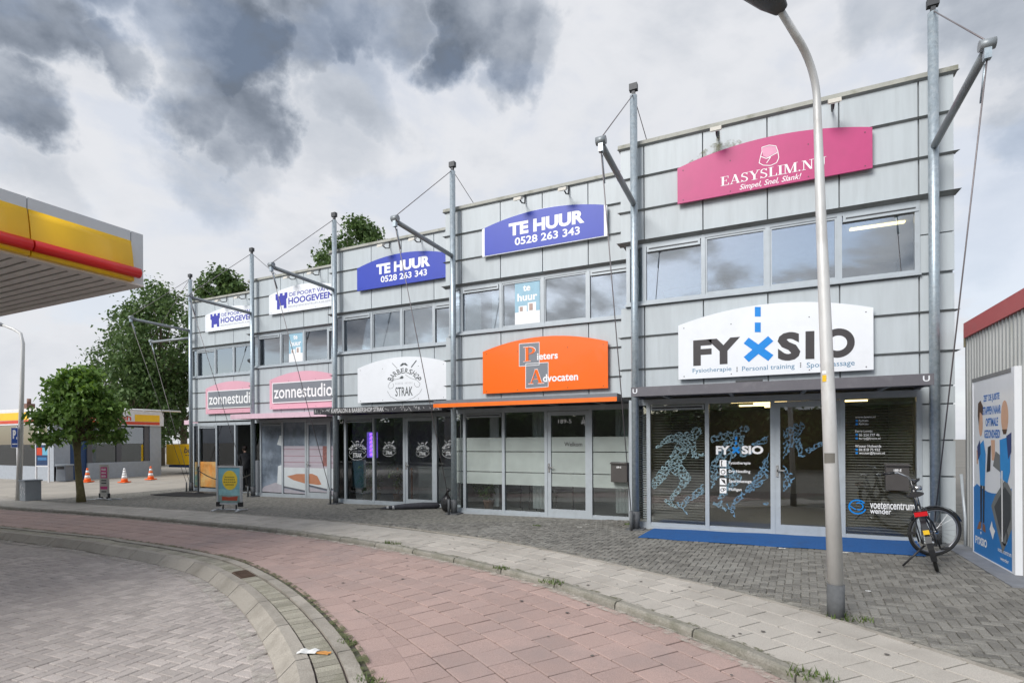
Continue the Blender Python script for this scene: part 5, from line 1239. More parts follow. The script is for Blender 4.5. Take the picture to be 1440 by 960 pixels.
# ================================================================== IN FRONT OF THE FAR SHOPS
def dep(u, v, Y=None): p = grd(u, v); return p
bx_, by_ = grd(323, 718); bz_ = gz(bx_)
t = thing('pavement_sign', 'silver framed pavement sign with a sun poster before the far shops', 'pavement sign', (bx_, by_, bz_), math.radians(14))
SILV = pm('silver_frame', (.62, .64, .66), .3, .4)
for q in ((-.375, -.33, .17, 1.2), (.33, .375, .17, 1.2), (-.33, .33, .17, .215), (-.33, .33, 1.155, 1.2)): MB().box(q[0], q[1], -.03, .03, q[2], q[3]).build('frame', SILV, t)
SKYP = pm('print_sky', (.20, .45, .55), .5, 0, .2, 2); m = MB(); m.box(-.335, .335, -.012, .012, .21, 1.16); m.build('poster', SKYP, t)
m = MB(); m.poly([(-.325, -.0145, .42), (.325, -.0145, .42), (.325, -.0145, .58), (-.325, -.0145, .58)]); m.build('printed_sea', pm('print_sea', (.30, .55, .58), .5, 0, .3, 6), t)
m = MB(); m.poly([(-.325, -.0145, .22), (.325, -.0145, .22), (.325, -.0145, .42), (-.325, -.0145, .42)]); m.build('printed_beach', pm('print_beach', (.26, .36, .34), .5, 0, .3, 6), t)
m = MB(); m.poly([(a, -.016, b) for a, b in ell(.02, .82, .23, .26, 24)]); m.build('printed_sun', pm('print_yellow', (.85, .62, .06), .5), t)
m = MB()
for z, w in ((.90, .15), (.835, .17), (.77, .19), (.70, .13)):
    for q in range(6): a = -w + 2 * w * q / 6; m.poly([(.02 + a, -.0175, z - .012), (.02 + a + w * .26, -.0175, z - .012), (.02 + a + w * .26, -.0175, z + .016), (.02 + a, -.0175, z + .016)])
m.build('printed_words', pm('print_olive', (.28, .22, .05), .5), t)['kind'] = 'stuff'
m = MB(); m.poly([(-.22, -.016, .28), (.24, -.016, .28), (.26, -.016, .40), (.0, -.016, .37), (-.22, -.016, .385)]); m.build('printed_boat', pm('print_red', (.50, .08, .04), .5), t)
for sx in (-.33, .33): MB().box(sx - .05, sx + .05, -.045, .045, .12, .24).build('corner_cap', BLACK, t)
for sx in (-.2, .2): MB().tube([(sx, 0, .04), (sx, 0, .18)], .02, 8).build('spring', DARKM, t)
MB().tube([(-.36, 0, .04), (.36, 0, .04)], .018, 8).build('base_bar', SILV, t)
for sx in (-.36, .36): MB().tube([(sx, -.24, .02), (sx, 0, .045), (sx, .24, .02)], .02, 8).build('foot', SILV, t)
# rope barrier and mat by the open door
fx, fy = grd(279, 693)
t = thing('rope_post', 'black barrier post on the mat by the orange window poster', 'post', (fx, fy, gz(fx))); MB().lathe([(.19, 0), (.19, .02), (.04, .05), (.025, .07), (.025, .95), (.03, 1.0), (.0, 1.02)], 14).build('post', BLACK, t)
fx2, fy2 = fx + 3.3, fy - .1
t = thing('rope_post', 'black barrier post hidden behind the sun poster sign', 'post', (fx2, fy2, gz(fx2))); MB().lathe([(.19, 0), (.19, .02), (.04, .05), (.025, .07), (.025, .95), (.03, 1.0), (.0, 1.02)], 14).build('post', BLACK, t)
pts = [(fx + (fx2 - fx) * k / 14, fy - .05 + (fy2 - fy) * k / 14, gz(fx) + .9 - .38 * (1 - (2 * k / 14 - 1) ** 2)) for k in range(15)]
tag(MB().tube(pts, .018, 8).build('barrier_rope', pm('rope_dark', (.05, .045, .04), .8)), 'dark sagging rope between the two black barrier posts', 'rope')
mx_, my_ = grd(250, 695); m = MB(); m.box(-1.9, 1.9, -.55, .55, 0, .012); tag(m.build('doormat', pm('mat_black', (.035, .034, .033), .95, 0, .2, 30), None, (mx_ + 1.0, my_ + .1, gz(mx_) + .004)), 'black doormat in front of the far open shop', 'mat')
# folded parasol and black sack before the barbershop
ax_, ay_ = grd(502, 717); cx_, cy_ = grd(618, 714); zz = gz(ax_)
t = thing('folded_banner', 'folded dark fabric flag lying on the paving before the barbershop door', 'flag', (ax_, ay_, zz))
d = Vector((cx_ - ax_, cy_ - ay_, .02)); L = d.length
MB().tube([tuple(d * k + Vector((0, 0, .03))) for k in (0, .3)], .012, 6).build('pole', BLACK, t)
MB().tube([tuple(d * k + Vector((0, .02 * math.sin(k * 20), r))) for k, r in ((.28, .03), (.4, .05), (.6, .075), (.8, .085), (.97, .08), (1.0, .05))], [.02, .05, .075, .085, .08, .03], 10).build('fabric', pm('fabric_black', (.05, .05, .06), .85, 0, .3, 12), t)
for k, r in ((.36, .036), (.43, .048)): MB().tube([tuple(d * k + Vector((0, 0, .05))), tuple(d * (k + .025) + Vector((0, 0, .053)))], r + .004, 10).build('printed_band', pm('band_pale', (.5, .5, .5), .8), t)
sx_, sy_ = grd(628, 719)
t = thing('refuse_sack', 'black sack slumped at the foot of the mast by the barbershop', 'sack', (sx_, sy_, gz(sx_)))
m = MB(); ellipsoid(m, (0, 0, .2), .15, .14, .22, 14, 10); rn = random.Random(9); m.v = [(a * (1 + rn.uniform(-.12, .12)), b * (1 + rn.uniform(-.12, .12)), max(.004, c * (1 + rn.uniform(-.1, .1)))) for a, b, c in m.v]; m.build('bag', pm('sack_black', (.015, .015, .016), .35, 0, .1, 10, .6, 20), t)
m = MB(); m.tube([(0, 0, .38), (.02, .01, .5), (.07, .02, .56)], [.05, .03, .06], 8); m.build('knot', MATS['sack_black'], t)

# ================================================================== TREES
def crown_mesh(m, R, clumps, per, leaf, spread, rn, droop=.3):
    """leaf-sized faces gathered in clumps"""
    for (c, k) in clumps:
        for _ in range(int(per * k)):
            p = Vector(c) + Vector((rn.gauss(0, 1), rn.gauss(0, 1), rn.gauss(0, .75))) * spread * k
            nrm = Vector((rn.uniform(-1, 1), rn.uniform(-1, 1), rn.uniform(.1, 1.2))).normalized(); a = nrm.orthogonal().normalized(); a.rotate(Quaternion(nrm, rn.uniform(0, 6.28))); b = nrm.cross(a); L = leaf * rn.uniform(.6, 1.25)
            tip = p + a * L - Vector((0, 0, L * droop)); i = len(m.v)
            m.v += [tuple(p), tuple(p + a * L * .5 + b * L * .36), tuple(tip), tuple(p + a * L * .5 - b * L * .36)]; m.f.append((i, i + 1, i + 2, i + 3)); m.sm.append(False)
            R += [min(1, max(0, rn.gauss(.42, .2)))] * 4
BARK = pm('bark', (.16, .13, .09), .9, 0, .3, 10, .6, 30, stretch=(1, 1, .3))
LEAFB = leafmat('leaf_broad', (.048, .10, .03), (.18, .265, .085)); LEAFC = leafmat('leaf_catalpa', (.065, .145, .03), (.27, .42, .09))
def big_tree(x, y, h, r, label, seed, nclump=90, per=55, leaf=.34, low=.25, group='tall trees behind the shops'):
    rn = random.Random(seed); z0 = gz(x); t = thing('tree', label, 'tree', (x, y, z0), 0, group)
    m = MB(); m.tube([(0, 0, -.1), (.1, 0, h * .3), (-.1, .1, h * .6), (.1, 0, h * .85)], [.32, .25, .14, .04], 10)
    clumps = []
    for _ in range(nclump):
        while True:
            a, b, c = rn.uniform(-1, 1), rn.uniform(-1, 1), rn.uniform(-1, 1); q = a * a + b * b + c * c
            if .22 < q < 1: break
        k = rn.uniform(.7, 1.3); hh = h * (low + (1 - low) * (c + 1) / 2); w = r * (1 - .35 * max(0, c)) 
        clumps.append(((a * w * rn.uniform(.8, 1.15), b * w * rn.uniform(.8, 1.15), hh - .25), k))
    for (c, k) in clumps[:26]:
        m.tube([(0, 0, max(h * .18, c[2] * .55)), (c[0] * .5, c[1] * .5, c[2] * .8), tuple(c)], [.09, .05, .015], 6)
    m.build('trunk', BARK, t); L = MB(); R = []; crown_mesh(L, R, clumps, per, leaf, r * .13, rn); L.rnd = R; L.build('crown', LEAFB, t)['kind'] = 'stuff'
    return t
def uvd(u, d): r = ray(u, 622); return (r[0] * d, r[1] * d)
big_tree(*uvd(226, 46), 15.9, 3.7, 'tallest broadleaf tree rising behind the yellow trailer', 11, 150, 80, .3)
big_tree(*uvd(180, 50), 14.4, 2.7, 'broadleaf tree with thin open top behind the station shop', 12, 100, 60, .3)
big_tree(*uvd(258, 50), 11.0, 4.4, 'lower broadleaf tree half hidden behind the far shop corner', 13, 100, 60)
big_tree(*uvd(190, 44), 9.0, 3.3, 'low dense tree directly behind the station shop roof', 16, 80, 60, low=.1)
big_tree(*uvd(512, 40), 18.6, 3.0, 'tree top showing above the roof right of the barbershop mast', 14, 110, 90, .3, .55)
big_tree(*uvd(318, 40), 15.0, 2.4, 'tree top above the roof of the farthest shop', 15, 110, 90, .3, .5)
big_tree(*uvd(460, 42), 16.9, 2.0, 'narrow tree top just left of the barbershop mast', 17, 60, 80, .3, .5)
# the clipped round tree on the pavement
tx_, ty_ = grd(113, 705)
t = thing('round_tree', 'small round crowned tree with big leaves on the pavement', 'tree', (tx_, ty_, gz(tx_))); rn = random.Random(21)
m = MB(); m.tube([(.05, 0, -.05), (.02, 0, .3), (-.1, 0, .9), (-.16, 0, 1.5), (-.18, 0, 2.05)], [.14, .115, .095, .09, .11], 12); tw = Vector((-.18, 0, 2.0))
tips = []
for q in range(30):
    a = rn.uniform(0, 2 * PI); e = rn.uniform(.0, 1.25); d = Vector((math.cos(a) * math.cos(e), math.sin(a) * math.cos(e), math.sin(e))); L = rn.uniform(.8, 1.35); m.tube([tuple(tw), tuple(tw + d * L * .5 + Vector((0, 0, .12))), tuple(tw + d * L + Vector((0, 0, .05)))], [.035, .022, .008], 5)
m.build('trunk', pm('bark_mossy', (.15, .125, .06), .9, 0, .35, 12, .6, 40, dirt=(.10, .11, .03, .7), dscale=6), t)
clumps = []
for q in range(130):
    a = rn.uniform(0, 2 * PI); e = rn.uniform(-.2, 1.5); rr = rn.uniform(.55, 1.08); wx = 1.13 + .10 * math.sin(3 * a + 1); clumps.append(((tw.x + .2 + rr * wx * math.cos(e) * math.cos(a), rr * wx * math.cos(e) * math.sin(a), 2.5 + rr * 1.72 * math.sin(e) + (-.15 if e < 0 else 0)), 1))
L = MB(); R = []; crown_mesh(L, R, clumps, 60, .17, .13, rn, .4); L.rnd = R; L.build('crown', LEAFC, t)['kind'] = 'stuff'
R2 = []; L2 = MB(); crown_mesh(L2, R2, [c for c in clumps if c[0][2] > 3.7 and c[0][0] > .1][:22], 22, .16, .12, rn, .4); L2.rnd = [min(1, r + .35) for r in R2]; o = L2.build('young_leaves', leafmat('leaf_young', (.12, .26, .03), (.30, .46, .05)), t); o['kind'] = 'stuff'
# trees across the road, behind the viewer: they show in the shop glass
for i, (x, y, h, r) in enumerate([(-34, -20, 9, 4.2), (-23, -24, 8, 4.0), (-13, -22, 9.5, 4.4), (-3, -25, 8.5, 4.2), (7, -23, 9, 4.2), (17, -24, 8, 4.3)]):
    big_tree(x, y, h, r, ['farthest left', 'second from the left', 'third from the left', 'third from the right', 'second from the right', 'farthest right'][i] + ' of the trees across the road', 30 + i, 60, 40, .8, .12, 'trees across the road')

t = thing('screen_hedge', 'unseen hedge across the road behind the viewer', 'screen_hedge', (-6, -17, -.3)); rn = random.Random(77)  # unseen leaf screen, added so the lower windows reflect no bright sky
MB().box(-42, 34, -.9, .9, 0, 3.7).build('block_core', pm('screen_inside', (.03, .035, .018), .95), t)
L = MB(); R = []; crown_mesh(L, R, [((rn.uniform(-43, 35), 1.0 + rn.uniform(-.2, .3), rn.uniform(.2, 4.3)), 1) for _ in range(420)] , 26, .32, .35, rn); L.rnd = R; L.build('foliage', LEAFB, t)['kind'] = 'stuff'

# ================================================================== PETROL STATION CANOPY
c0 = atd(202, 403.5, 9.4); XC, YC, ZC = c0.x, c0.y, c0.z; ZT = ZC + .905
t = thing('station_canopy', 'petrol station canopy with yellow and red edge at upper left', 'canopy', (XC - 7, -1, gz(-16)))
CANW = pm('canopy_white', (.58, .61, .63), .35, 0, .04, 2); CANY = pm('canopy_yellow', (.90, .53, .008), .35, 0, .05, 2); CANR = pm('canopy_red', (.72, .02, .018), .35, 0, .05, 2); SOF = pm('soffit_grey', (.74, .71, .67), .7)
YE = -14.0; XE = XC - 16
seamY = [YC, atx(184, 344, XC)[0], atx(38, 300, XC)[0]]; step = seamY[1] - seamY[2]
ys = [seamY[1] - step * k for k in range(0, 12)]; ys = [y for y in ys if y > YE]
allY = [YC] + ys
for a, b in zip(allY[:-1], allY[1:]):
    m = MB(); m.box(XC - .1, XC, b + .006, a - .006, ZC + .03, ZT); B(m, 'fascia_panel', CANW, t)
for a, b in zip(ys[:-1], ys[1:]):                      # bulging yellow panels
    m = MB(); V = []; K = 6; za, zb = ZC + .03, ZT - .175
    for k in range(K + 1):
        q = k / K; z = zb + (za - zb) * q; off = .015 + .09 * math.sin(q * PI * .55)
        V += [(XC + off, b + .008, z), (XC + off, a - .008, z)]
    n = len(V); V += [(XC + .001, v[1], v[2]) for v in V]
    Fc = [(2 * k, 2 * k + 1, 2 * k + 3, 2 * k + 2) for k in range(K)] + [(2 * k, 2 * k + 2, n + 2 * k + 2, n + 2 * k) for k in range(K)] + [(2 * k + 1, n + 2 * k + 1, n + 2 * k + 3, 2 * k + 3) for k in range(K)] + [(0, n, n + 1, 1), (2 * K, 2 * K + 1, n + 2 * K + 1, n + 2 * K)]
    m.add(V, Fc); m.sm = [k < K for k in range(len(Fc))]; B(m, 'yellow_panel', CANY, t)
    m = MB(); m.tube([(XC + .13, b + (.012 if b > -12 else 0), ZC + .175), (XC + .13, a + (.06 if a == ys[0] else -.012), ZC + .175)], .085, 16); B(m, 'red_tube', CANR, t)
m = MB(); m.box(XE, XC - .1, YC - .1, YC, ZC + .03, ZT); B(m, 'end_fascia', CANW, t)
m = MB(); m.box(XE, XC - .1, YE, YC - .1, ZT - .08, ZT - .02); B(m, 'deck', SOF, t)
m = MB(); m.box(XC - .16, XC + .005, YE, YC, ZC, ZC + .03); m.box(XE, XC - .16, YC - .16, YC - .0, ZC, ZC + .03); B(m, 'edge_trim', SOF, t)
y = YC - .17; k = 0
while y > YE and k < 75:
    m = MB(); m.box(XE, XC - .17, y - .13, y, ZC + .02, ZC + .035); m.box(XE, XC - .17, y - .175, y - .13, ZC + .045, ZC + .06); B(m, 'soffit_board', SOF, t); y -= .175; k += 1
for (x, y) in ((XC - 6.5, -1.5), (XC - 6.5, -9)):
    m = MB(); m.box(x - .2, x + .2, y - .2, y + .2, gz(x) - .15, ZC + .1); B(m, 'column', CANW, t)

# ================================================================== STATION SHOP, TRAILER, CONES, SMALL THINGS
GZ = gz(-40)
SXc, SYf, SYb = -33.1, 15.0, 20.4
t = thing('station_shop', 'low station shop with yellow and red fascia and large windows', 'shop', (-41, 18, GZ))
SW = pm('shop_wall_grey', (.36, .39, .43), .55); SWD = pm('shop_dark', (.10, .10, .11), .6); FW = pm('fascia_white', (.72, .72, .74), .4)
zt_, zf, zr = 3.42, 2.62, 2.80
m = MB(); m.box(-52, SXc - .15, SYf + .15, SYb, GZ - .1, .3); m.box(-52, SXc - .15, SYf + 5.2, SYb, .3, 2.6); B(m, 'wall', SW, t)
m = MB(); m.box(-52, SXc, SYf, SYf + .15, GZ - .05, .42); B(m, 'front_plinth', SW, t)
m = MB(); m.box(SXc - .6, SXc, SYf - .02, SYf + .7, GZ - .05, zf); B(m, 'corner_pier', SW, t)
m = MB(); m.box(SXc - .25, SXc - .1, SYf + .7, SYf + 1.5, GZ, zf); B(m, 'recess_door', pm('door_blue', (.02, .06, .16), .5), t)
m = MB(); m.box(SXc - .15, SXc, SYf + 1.5, SYb, GZ - .05, .55); B(m, 'side_plinth', SW, t)
m = MB(); m.box(SXc - .15, SXc + .02, SYb - .65, SYb, GZ - .05, zf); B(m, 'end_pier', SW, t)
for y in (SYf + 1.5, SYf + 2.95, SYb - .95): 
    m = MB(); m.box(SXc - .14, SXc - .01, y, y + .25, .55, zf); B(m, 'mullion', SWD, t)
for (a, b) in ((SYf + 1.75, SYf + 2.95), (SYf + 3.2, SYb - .95)):
    m = MB(); m.box(SXc - .09, SXc - .07, a, b, .55, zf - .1); B(m, 'window_pane', glass('glass_station', .16, (.55, .6, .6)), t)
for x in (-50.5, -48.6, -46.7, -44.6, -42.0, -39.4, -36.8, -34.6):
    m = MB(); m.box(x - .05, x + .05, SYf - .01, SYf + .1, .42, zf); B(m, 'mullion', FW, t)
m = MB(); m.box(-52, SXc - .6, SYf + .04, SYf + .06, .42, zf); B(m, 'window_pane', MATS['glass_station'], t)
m = MB(); m.box(-52, SXc - .3, SYf + 5, SYf + 5.2, GZ, zf); B(m, 'interior_wall', pm('shop_inside', (.20, .20, .21), .8), t)
rn = random.Random(4); 
for i in range(9):
    m = MB(); x = -50 + i * 1.8; m.box(x, x + 1.2, SYf + 1.2, SYf + 1.7, GZ, GZ + rn.uniform(1.2, 1.8)); B(m, 'goods_rack', pm('goods_%d' % (i % 3), [(.25, .20, .15), (.12, .16, .26), (.32, .30, .26)][i % 3], .6, 0, .5, 5), t)
m = MB(); m.box(-52, SXc + .12, SYf - .12, SYb + .1, zf, zt_ - .02); B(m, 'fascia', FW, t)
m = MB(); m.box(-52, SXc + .08, SYf - .08, SYb + .06, zt_ - .02, zt_ + .06); B(m, 'roof', SOF, t)
m = MB(); m.box(-52, SXc - 2.2, SYf - .135, SYf - .12, zr + .08, zt_ - .14); m.box(-52, -52.0 + .01, SYf - .134, SYf - .13, zr, zr + .01); B(m, 'yellow_band', CANY, t)
m = MB(); m.box(SXc + .12, SXc + .135, SYb - 1.55, SYb - .15, zr + .06, zt_ - .16); B(m, 'yellow_band', CANY, t)
RB = pm('band_red', (.62, .06, .02), .45)
m = MB(); m.box(-52, SXc + .12, SYf - .137, SYf - .12, zr - .1, zr + .06); B(m, 'red_band', RB, t); m = MB(); m.box(SXc + .12, SXc + .137, SYf - .12, SYb - .15, zr - .12, zr + .04); B(m, 'red_band', RB, t)
V, Fc = text_raw('Autowassen', .015); m = MB(); m.add([(SXc + .1385, SYb - 4.75 + a * 3.0, zr + .1 + b * .34) for a, b in V], Fc); B(m, 'lettering', RB, t)
m = MB(); m.tube([(SXc + .3, SYb - 2.2, zt_ + .1), (SXc + .3, SYb + 1.0, zt_ + .12)], .05, 8); m.tube([(SXc + .3, SYb - 1, zt_ + .1), (SXc - .1, SYb - 1, zt_ + .03)], .03, 6); B(m, 'light_arm', FW, t)
# sign, bin by the shop
px_, py_ = grd(60, 678)
t = thing('price_board', 'narrow white framed price board on legs by the station shop', 'sign', (px_, py_, GZ), math.radians(25))
for (a, b, c, d) in ((-.33, -.29, 0, 2.2), (.29, .33, 0, 2.2), (-.29, .29, 2.14, 2.2), (-.29, .29, .78, .84)): MB().box(a, b, -.04, .04, c, d).build('frame', FW, t)
MB().box(-.29, .29, -.02, .02, .84, 2.14).build('panel', pm('board_navy', (.03, .06, .14), .4), t)
for (a, b, c, d, mt) in ((-.27, 0, 1.35, 1.72, RB), (.01, .27, 1.35, 1.72, pm('board_pale_blue', (.16, .45, .62), .5)), (-.2, .2, 1.86, 1.95, FW), (-.22, .22, 1.1, 1.24, pm('board_mid_blue', (.05, .20, .42), .5))): MB().box(a, b, -.024, -.02, c, d).build('printed_field', mt, t)
px_, py_ = grd(91, 676)
t = thing('litter_bin', 'tall grey litter bin at the station shop corner', 'bin', (px_, py_, GZ), math.radians(25)); m = MB(); m.extr([(-.26, -.25, 0), (.26, -.25, 0), (.24, -.25, .78), (-.22, -.25, .78)], (0, .5, 0)); m.build('body', pm('bin_grey', (.17, .19, .22), .5), t, bevel=.02); MB().box(-.27, .27, -.27, .27, .78, .86).build('lid', pm('bin_lid', (.30, .34, .38), .5), t, bevel=.01); MB().box(-.18, .18, -.262, -.25, .62, .75).build('flap', BLACK, t)
# orange sticker on the pier
# trailer
t = thing('box_trailer', 'yellow box trailer with dark lettering behind the station shop', 'trailer', (-31.2, 22.6, GZ), math.radians(4))
MB().box(-3.2, 2.4, -.9, .9, .55, 1.82).build('box_body', CANY, t, bevel=.02)
m = MB(); text_into(m, 'boedelbak', -1.6, 1.15, 1.28, 1.66, -.905, bold=.012, shear=.15); m.build('lettering', pm('letter_navy', (.02, .03, .10), .5), t)
m = MB()
for z, a, b in ((1.12, -1.5, .2), (.98, -.8, .9), (.86, -.8, .6)):
    x = a
    while x < b: m.box(x, x + .16, -.906, -.901, z, z + .05); x += .22
m.build('small_print', MATS['letter_navy'], t)['kind'] = 'stuff'
MB().box(-3.1, 2.3, -.8, .8, .38, .53).build('chassis', pm('chassis_blue', (.02, .06, .18), .5), t)
for x in (-1.0, -.2, 1.6):
    o = MB().torus((x, -.78, .3), (0, 1, 0), .2, .1, 20, 8).build('wheel', TYRE, t); MB().tube([(x, -.86, .3), (x, -.7, .3)], .13, 12).build('rim', RIM, o)
# cones
CONO = pm('cone_orange', (.85, .14, .015), .5); CONW = pm('cone_white', (.8, .8, .8), .5)
for (u, v, lab, faded) in ((123, 677.5, 'orange traffic cone between the round tree and banner', 0), (175, 678, 'faded white topped traffic cone, middle of the three', 1), (212, 674, 'orange traffic cone nearest the yellow trailer', 0)):
    x, y = grd(u, v); t = thing('traffic_cone', lab, 'cone', (x, y, GZ), .3, 'traffic cones on the station yard')
    MB().box(-.2, .2, -.2, .2, 0, .05).build('base', CONO, t, bevel=.01)
    def r(z): return .15 - .115 * (z - .05) / .65
    zs = [.05, .2, .34, .46, .58, .7] 
    for i, (a, b) in enumerate(zip(zs[:-1], zs[1:])):
        mt = (CONW if i in (1, 3) else CONO) if not faded else (CONO if i == 0 else CONW); MB().lathe([(r(a), a), (r(b), b)], 16).build('cone_band', mt, t)
# left lamp post with parking sign
px_, py_ = grd(26, 703)
t = thing('street_lamp', 'slim street lamp carrying the blue parking sign at far left', 'street lamp', (px_, py_, GZ))
rt = Vector((C_, S_, 0)); fw = Vector((-S_, C_, 0))
def lo(a, z, f=0): return tuple(rt * a + fw * f + Vector((0, 0, z)))
MB().tube([lo(0, -.05), lo(.08, 2), lo(.16, 4.6), lo(.18, 5.35), lo(.1, 5.7), lo(-.15, 5.85), lo(-.55, 6.0)], [.085, .075, .06, .055, .05, .045, .04], 12).build('post', LAMPM, t)
m = MB(); m.tube([lo(-.5, 5.98), lo(-.75, 6.06), lo(-1.1, 6.14), lo(-1.3, 6.18)], [.05, .1, .1, .05], 10); m.build('lamp_head', pm('lamp_head_pale', (.42, .43, .44), .45), t)
ps_ = thing('parking_sign', 'blue square parking sign with white P on the slim lamp', 'sign', (px_ + rt.x * .02 - fw.x * .1, py_ + rt.y * .02 - fw.y * .1, GZ + 1.8), TH)
NAVY = pm('sign_parking_blue', (.015, .07, .34), .35)
MB().box(-.16, .08, -.012, .0, .0, .68).build('plate', NAVY, ps_)
m = MB(); text_into(m, 'P', -.10, .01, .30, .60, -.0135, bold=.06); m.box(.02, .05, -.015, -.0125, .28, .36); m.box(-.12, .05, -.015, -.0125, .10, .14); m.build('lettering', WHT, ps_); m = MB(); m.box(-.06, .02, .0, .06, .1, .14); m.box(-.06, .02, .0, .06, .5, .54); m.build('clamp', DARKM, ps_)
m = MB(); fr = [(-.155, .005), (.075, .005), (.075, .675), (-.155, .675)]; line2(m, fr + [fr[0]], .012, -.0128); m.build('border', WHT, ps_)
# utility cabinet
px_, py_ = grd(43, 703)
t = thing('utility_box', 'grey utility cabinet with white graffiti beside the slim lamp', 'cabinet', (px_, py_, GZ), TH - .5)
CAB = pm('cabinet_grey', (.30, .33, .36), .6, 0, .08, 4); MB().box(-.22, .22, -.22, .22, 0, .66).build('body', CAB, t, bevel=.01); MB().box(-.25, .25, -.25, .25, .66, .70).build('lid', pm('cabinet_lid', (.22, .25, .28), .6), t)
m = MB(); rn = random.Random(8)
for q in range(16):
    x, z = rn.uniform(-.17, .15), rn.uniform(.12, .55); line2(m, [(x, z), (x + rn.uniform(-.04, .06), z + rn.uniform(.03, .12)), (x + rn.uniform(.0, .08), z + rn.uniform(-.08, .06))], .01, -.2225)
m.build('graffiti', WHT, t)
# banner stand
px_, py_ = grd(147, 702)
t = thing('banner_stand', 'narrow pink and white banner stand next to the round tree', 'banner', (px_, py_, GZ), TH - .2)
MB().box(-.18, .18, -.02, .02, .1, 1.2).build('panel', pm('banner_grey', (.52, .50, .46), .6), t); BP = pm('banner_pink', (.60, .05, .22), .5)
MB().box(-.13, .13, -.024, -.02, .74, 1.12).build('pink_field', BP, t); MB().box(-.14, .14, -.024, -.02, .36, .46).build('pink_field', BP, t)
m = MB(); 
rn = random.Random(6)
for z, h in ((1.0, .08), (.89, .06), (.77, .08)):            # too small to read in the picture: strokes only
    for q in range(4): m.box(-.085 + q * .045, -.085 + q * .045 + .028, -.0265, -.0245, z + rn.uniform(0, .01), z + h * rn.uniform(.7, 1))
m.build('lettering', WHT, t)['kind'] = 'stuff'
for z in (.64, .55, .26): MB().box(-.1, .1, -.024, -.02, z, z + .04).build('printed_line', DARKM, t)
for sx in (-.18, .18): MB().box(sx - .025, sx + .025, -.03, .03, .06, .22).build('corner_cap', BLACK, t)
for sx in (-.1, .1): MB().tube([(sx, 0, .03), (sx, 0, .12)], .02, 8).build('spring', BLACK, t)
for a in (.35, PI - .35, -.35, PI + .35): MB().tube([(0, 0, .04), (.55 * math.cos(a), .55 * math.sin(a), .015)], .018, 6).build('foot', SILV, t)
# house with chimney far behind the station
hx, hy = uvd(-8, 62); t = thing('house', 'dark roofed house with brick chimney far behind the station', 'house', (hx, hy, GZ))
MB().box(-7, 5, 0, 8, 0, 4.2).build('wall', pm('house_brick', (.22, .12, .09), .8), t)
m = MB(); m.extr([(-7.3, -.4, 4.1), (-7.3, 8.4, 4.1), (-7.3, 4, 5.7)], (12.6, 0, 0)); ro = m.build('roof', pm('roof_slate', (.09, .09, .10), .7), t)
MB().box(.6, 1.5, 2.4, 3.2, 4.9, 6.6).build('chimney', MATS['house_brick'], ro); MB().tube([(1.05, 2.8, 6.6), (1.05, 2.8, 7.2)], .22, 8).build('chimney_pot', MATS['house_brick'], ro)
for x in (-5, -2, 1.5): 
    w = MB().box(x, x + 1.4, -.02, .03, 1.2, 2.8).build('window', FW, t); MB().box(x + .1, x + 1.3, -.04, -.02, 1.3, 2.7).build('pane', MATS['glass_station'], w)
# side canopy on the end wall of the far shop
m = MB(); xw = units[4][1]; m.box(xw - 1.0, xw - .05, units[4][2] + .4, units[4][2] + 3.4, 2.38, 2.56); m.v = [(v[0] - xw, v[1] - units[4][2], v[2]) for v in m.v]; m.build('side_canopy', CANOPY['ZON'], sh4)

# ================================================================== WEEDS, LITTER
GRASS = leafmat('weed_green', (.07, .12, .025), (.16, .22, .06))
weeds = [(1195, 870, .17, 'grass tuft at the foot of the pale street lamp'), (1140, 951, .16, 'grass tuft on the kerb at the bottom edge'), (553, 764, .16, 'weed on the kerb before the barbershop'), (705, 799, .12, 'small weed on the kerb before the orange shop'), (775, 819, .15, 'weed on the kerb at the middle of the picture'), (488, 893, .10, 'weeds in the soil beside the cycle path'), (520, 945, .12, 'weeds in the soil at the lower picture edge'), (755, 739, .08, 'yellowish weed before the orange shop door'), (885, 737, .10, 'weed against the wall left of the blue mat')]
for (u, v, r, lab) in weeds:
    x, y = grd(u, v); rn = random.Random(int(u)); m = MB(); R = []
    for q in range(90):
        a = rn.uniform(0, 2 * PI); rr = r * .8 * math.sqrt(rn.random()); bx0, by0 = rr * math.cos(a) * 1.4, rr * math.sin(a) * .7; h = rn.uniform(.012, .05) * (r / .12); la = rn.uniform(0, 2 * PI); w = .006
        dx, dy = math.cos(la) * h * .6, math.sin(la) * h * .6; i = len(m.v); m.v += [(bx0 - w * math.sin(la), by0 + w * math.cos(la), 0), (bx0 + w * math.sin(la), by0 - w * math.cos(la), 0), (bx0 + dx, by0 + dy, h)]; m.f.append((i, i + 1, i + 2)); m.sm.append(False); R += [rn.random()] * 3
    m.rnd = R; o = m.build('weed_tuft', GRASS, None, (x, y, gz(x) + (.0 if v < 870 or u > 1000 else ZR))); tag(o, lab, 'weed', 'weeds in the paving')
def paper(u, v, sx, sy, lab, mt, dz=.004, rz=0., name='litter'):
    x, y = grd(u, v); rn = random.Random(int(u + v)); m = MB(); V = []
    for i in range(5):
        for j in range(4): V.append(((i / 4 - .5) * sx + rn.uniform(-.004, .004), (j / 3 - .5) * sy + rn.uniform(-.004, .004), rn.uniform(0, min(sx, sy) * .25)))
    m.add(V, [(i * 4 + j, (i + 1) * 4 + j, (i + 1) * 4 + j + 1, i * 4 + j + 1) for i in range(4) for j in range(3)]); o = m.build(name, mt, None, (x, y, gz(x) + dz)); o.rotation_euler.z = rz; tag(o, lab, 'litter', 'litter on the paving'); o.modifiers.new('t', 'SOLIDIFY').thickness = .002
PAP = pm('paper_white', (.72, .72, .70), .7)
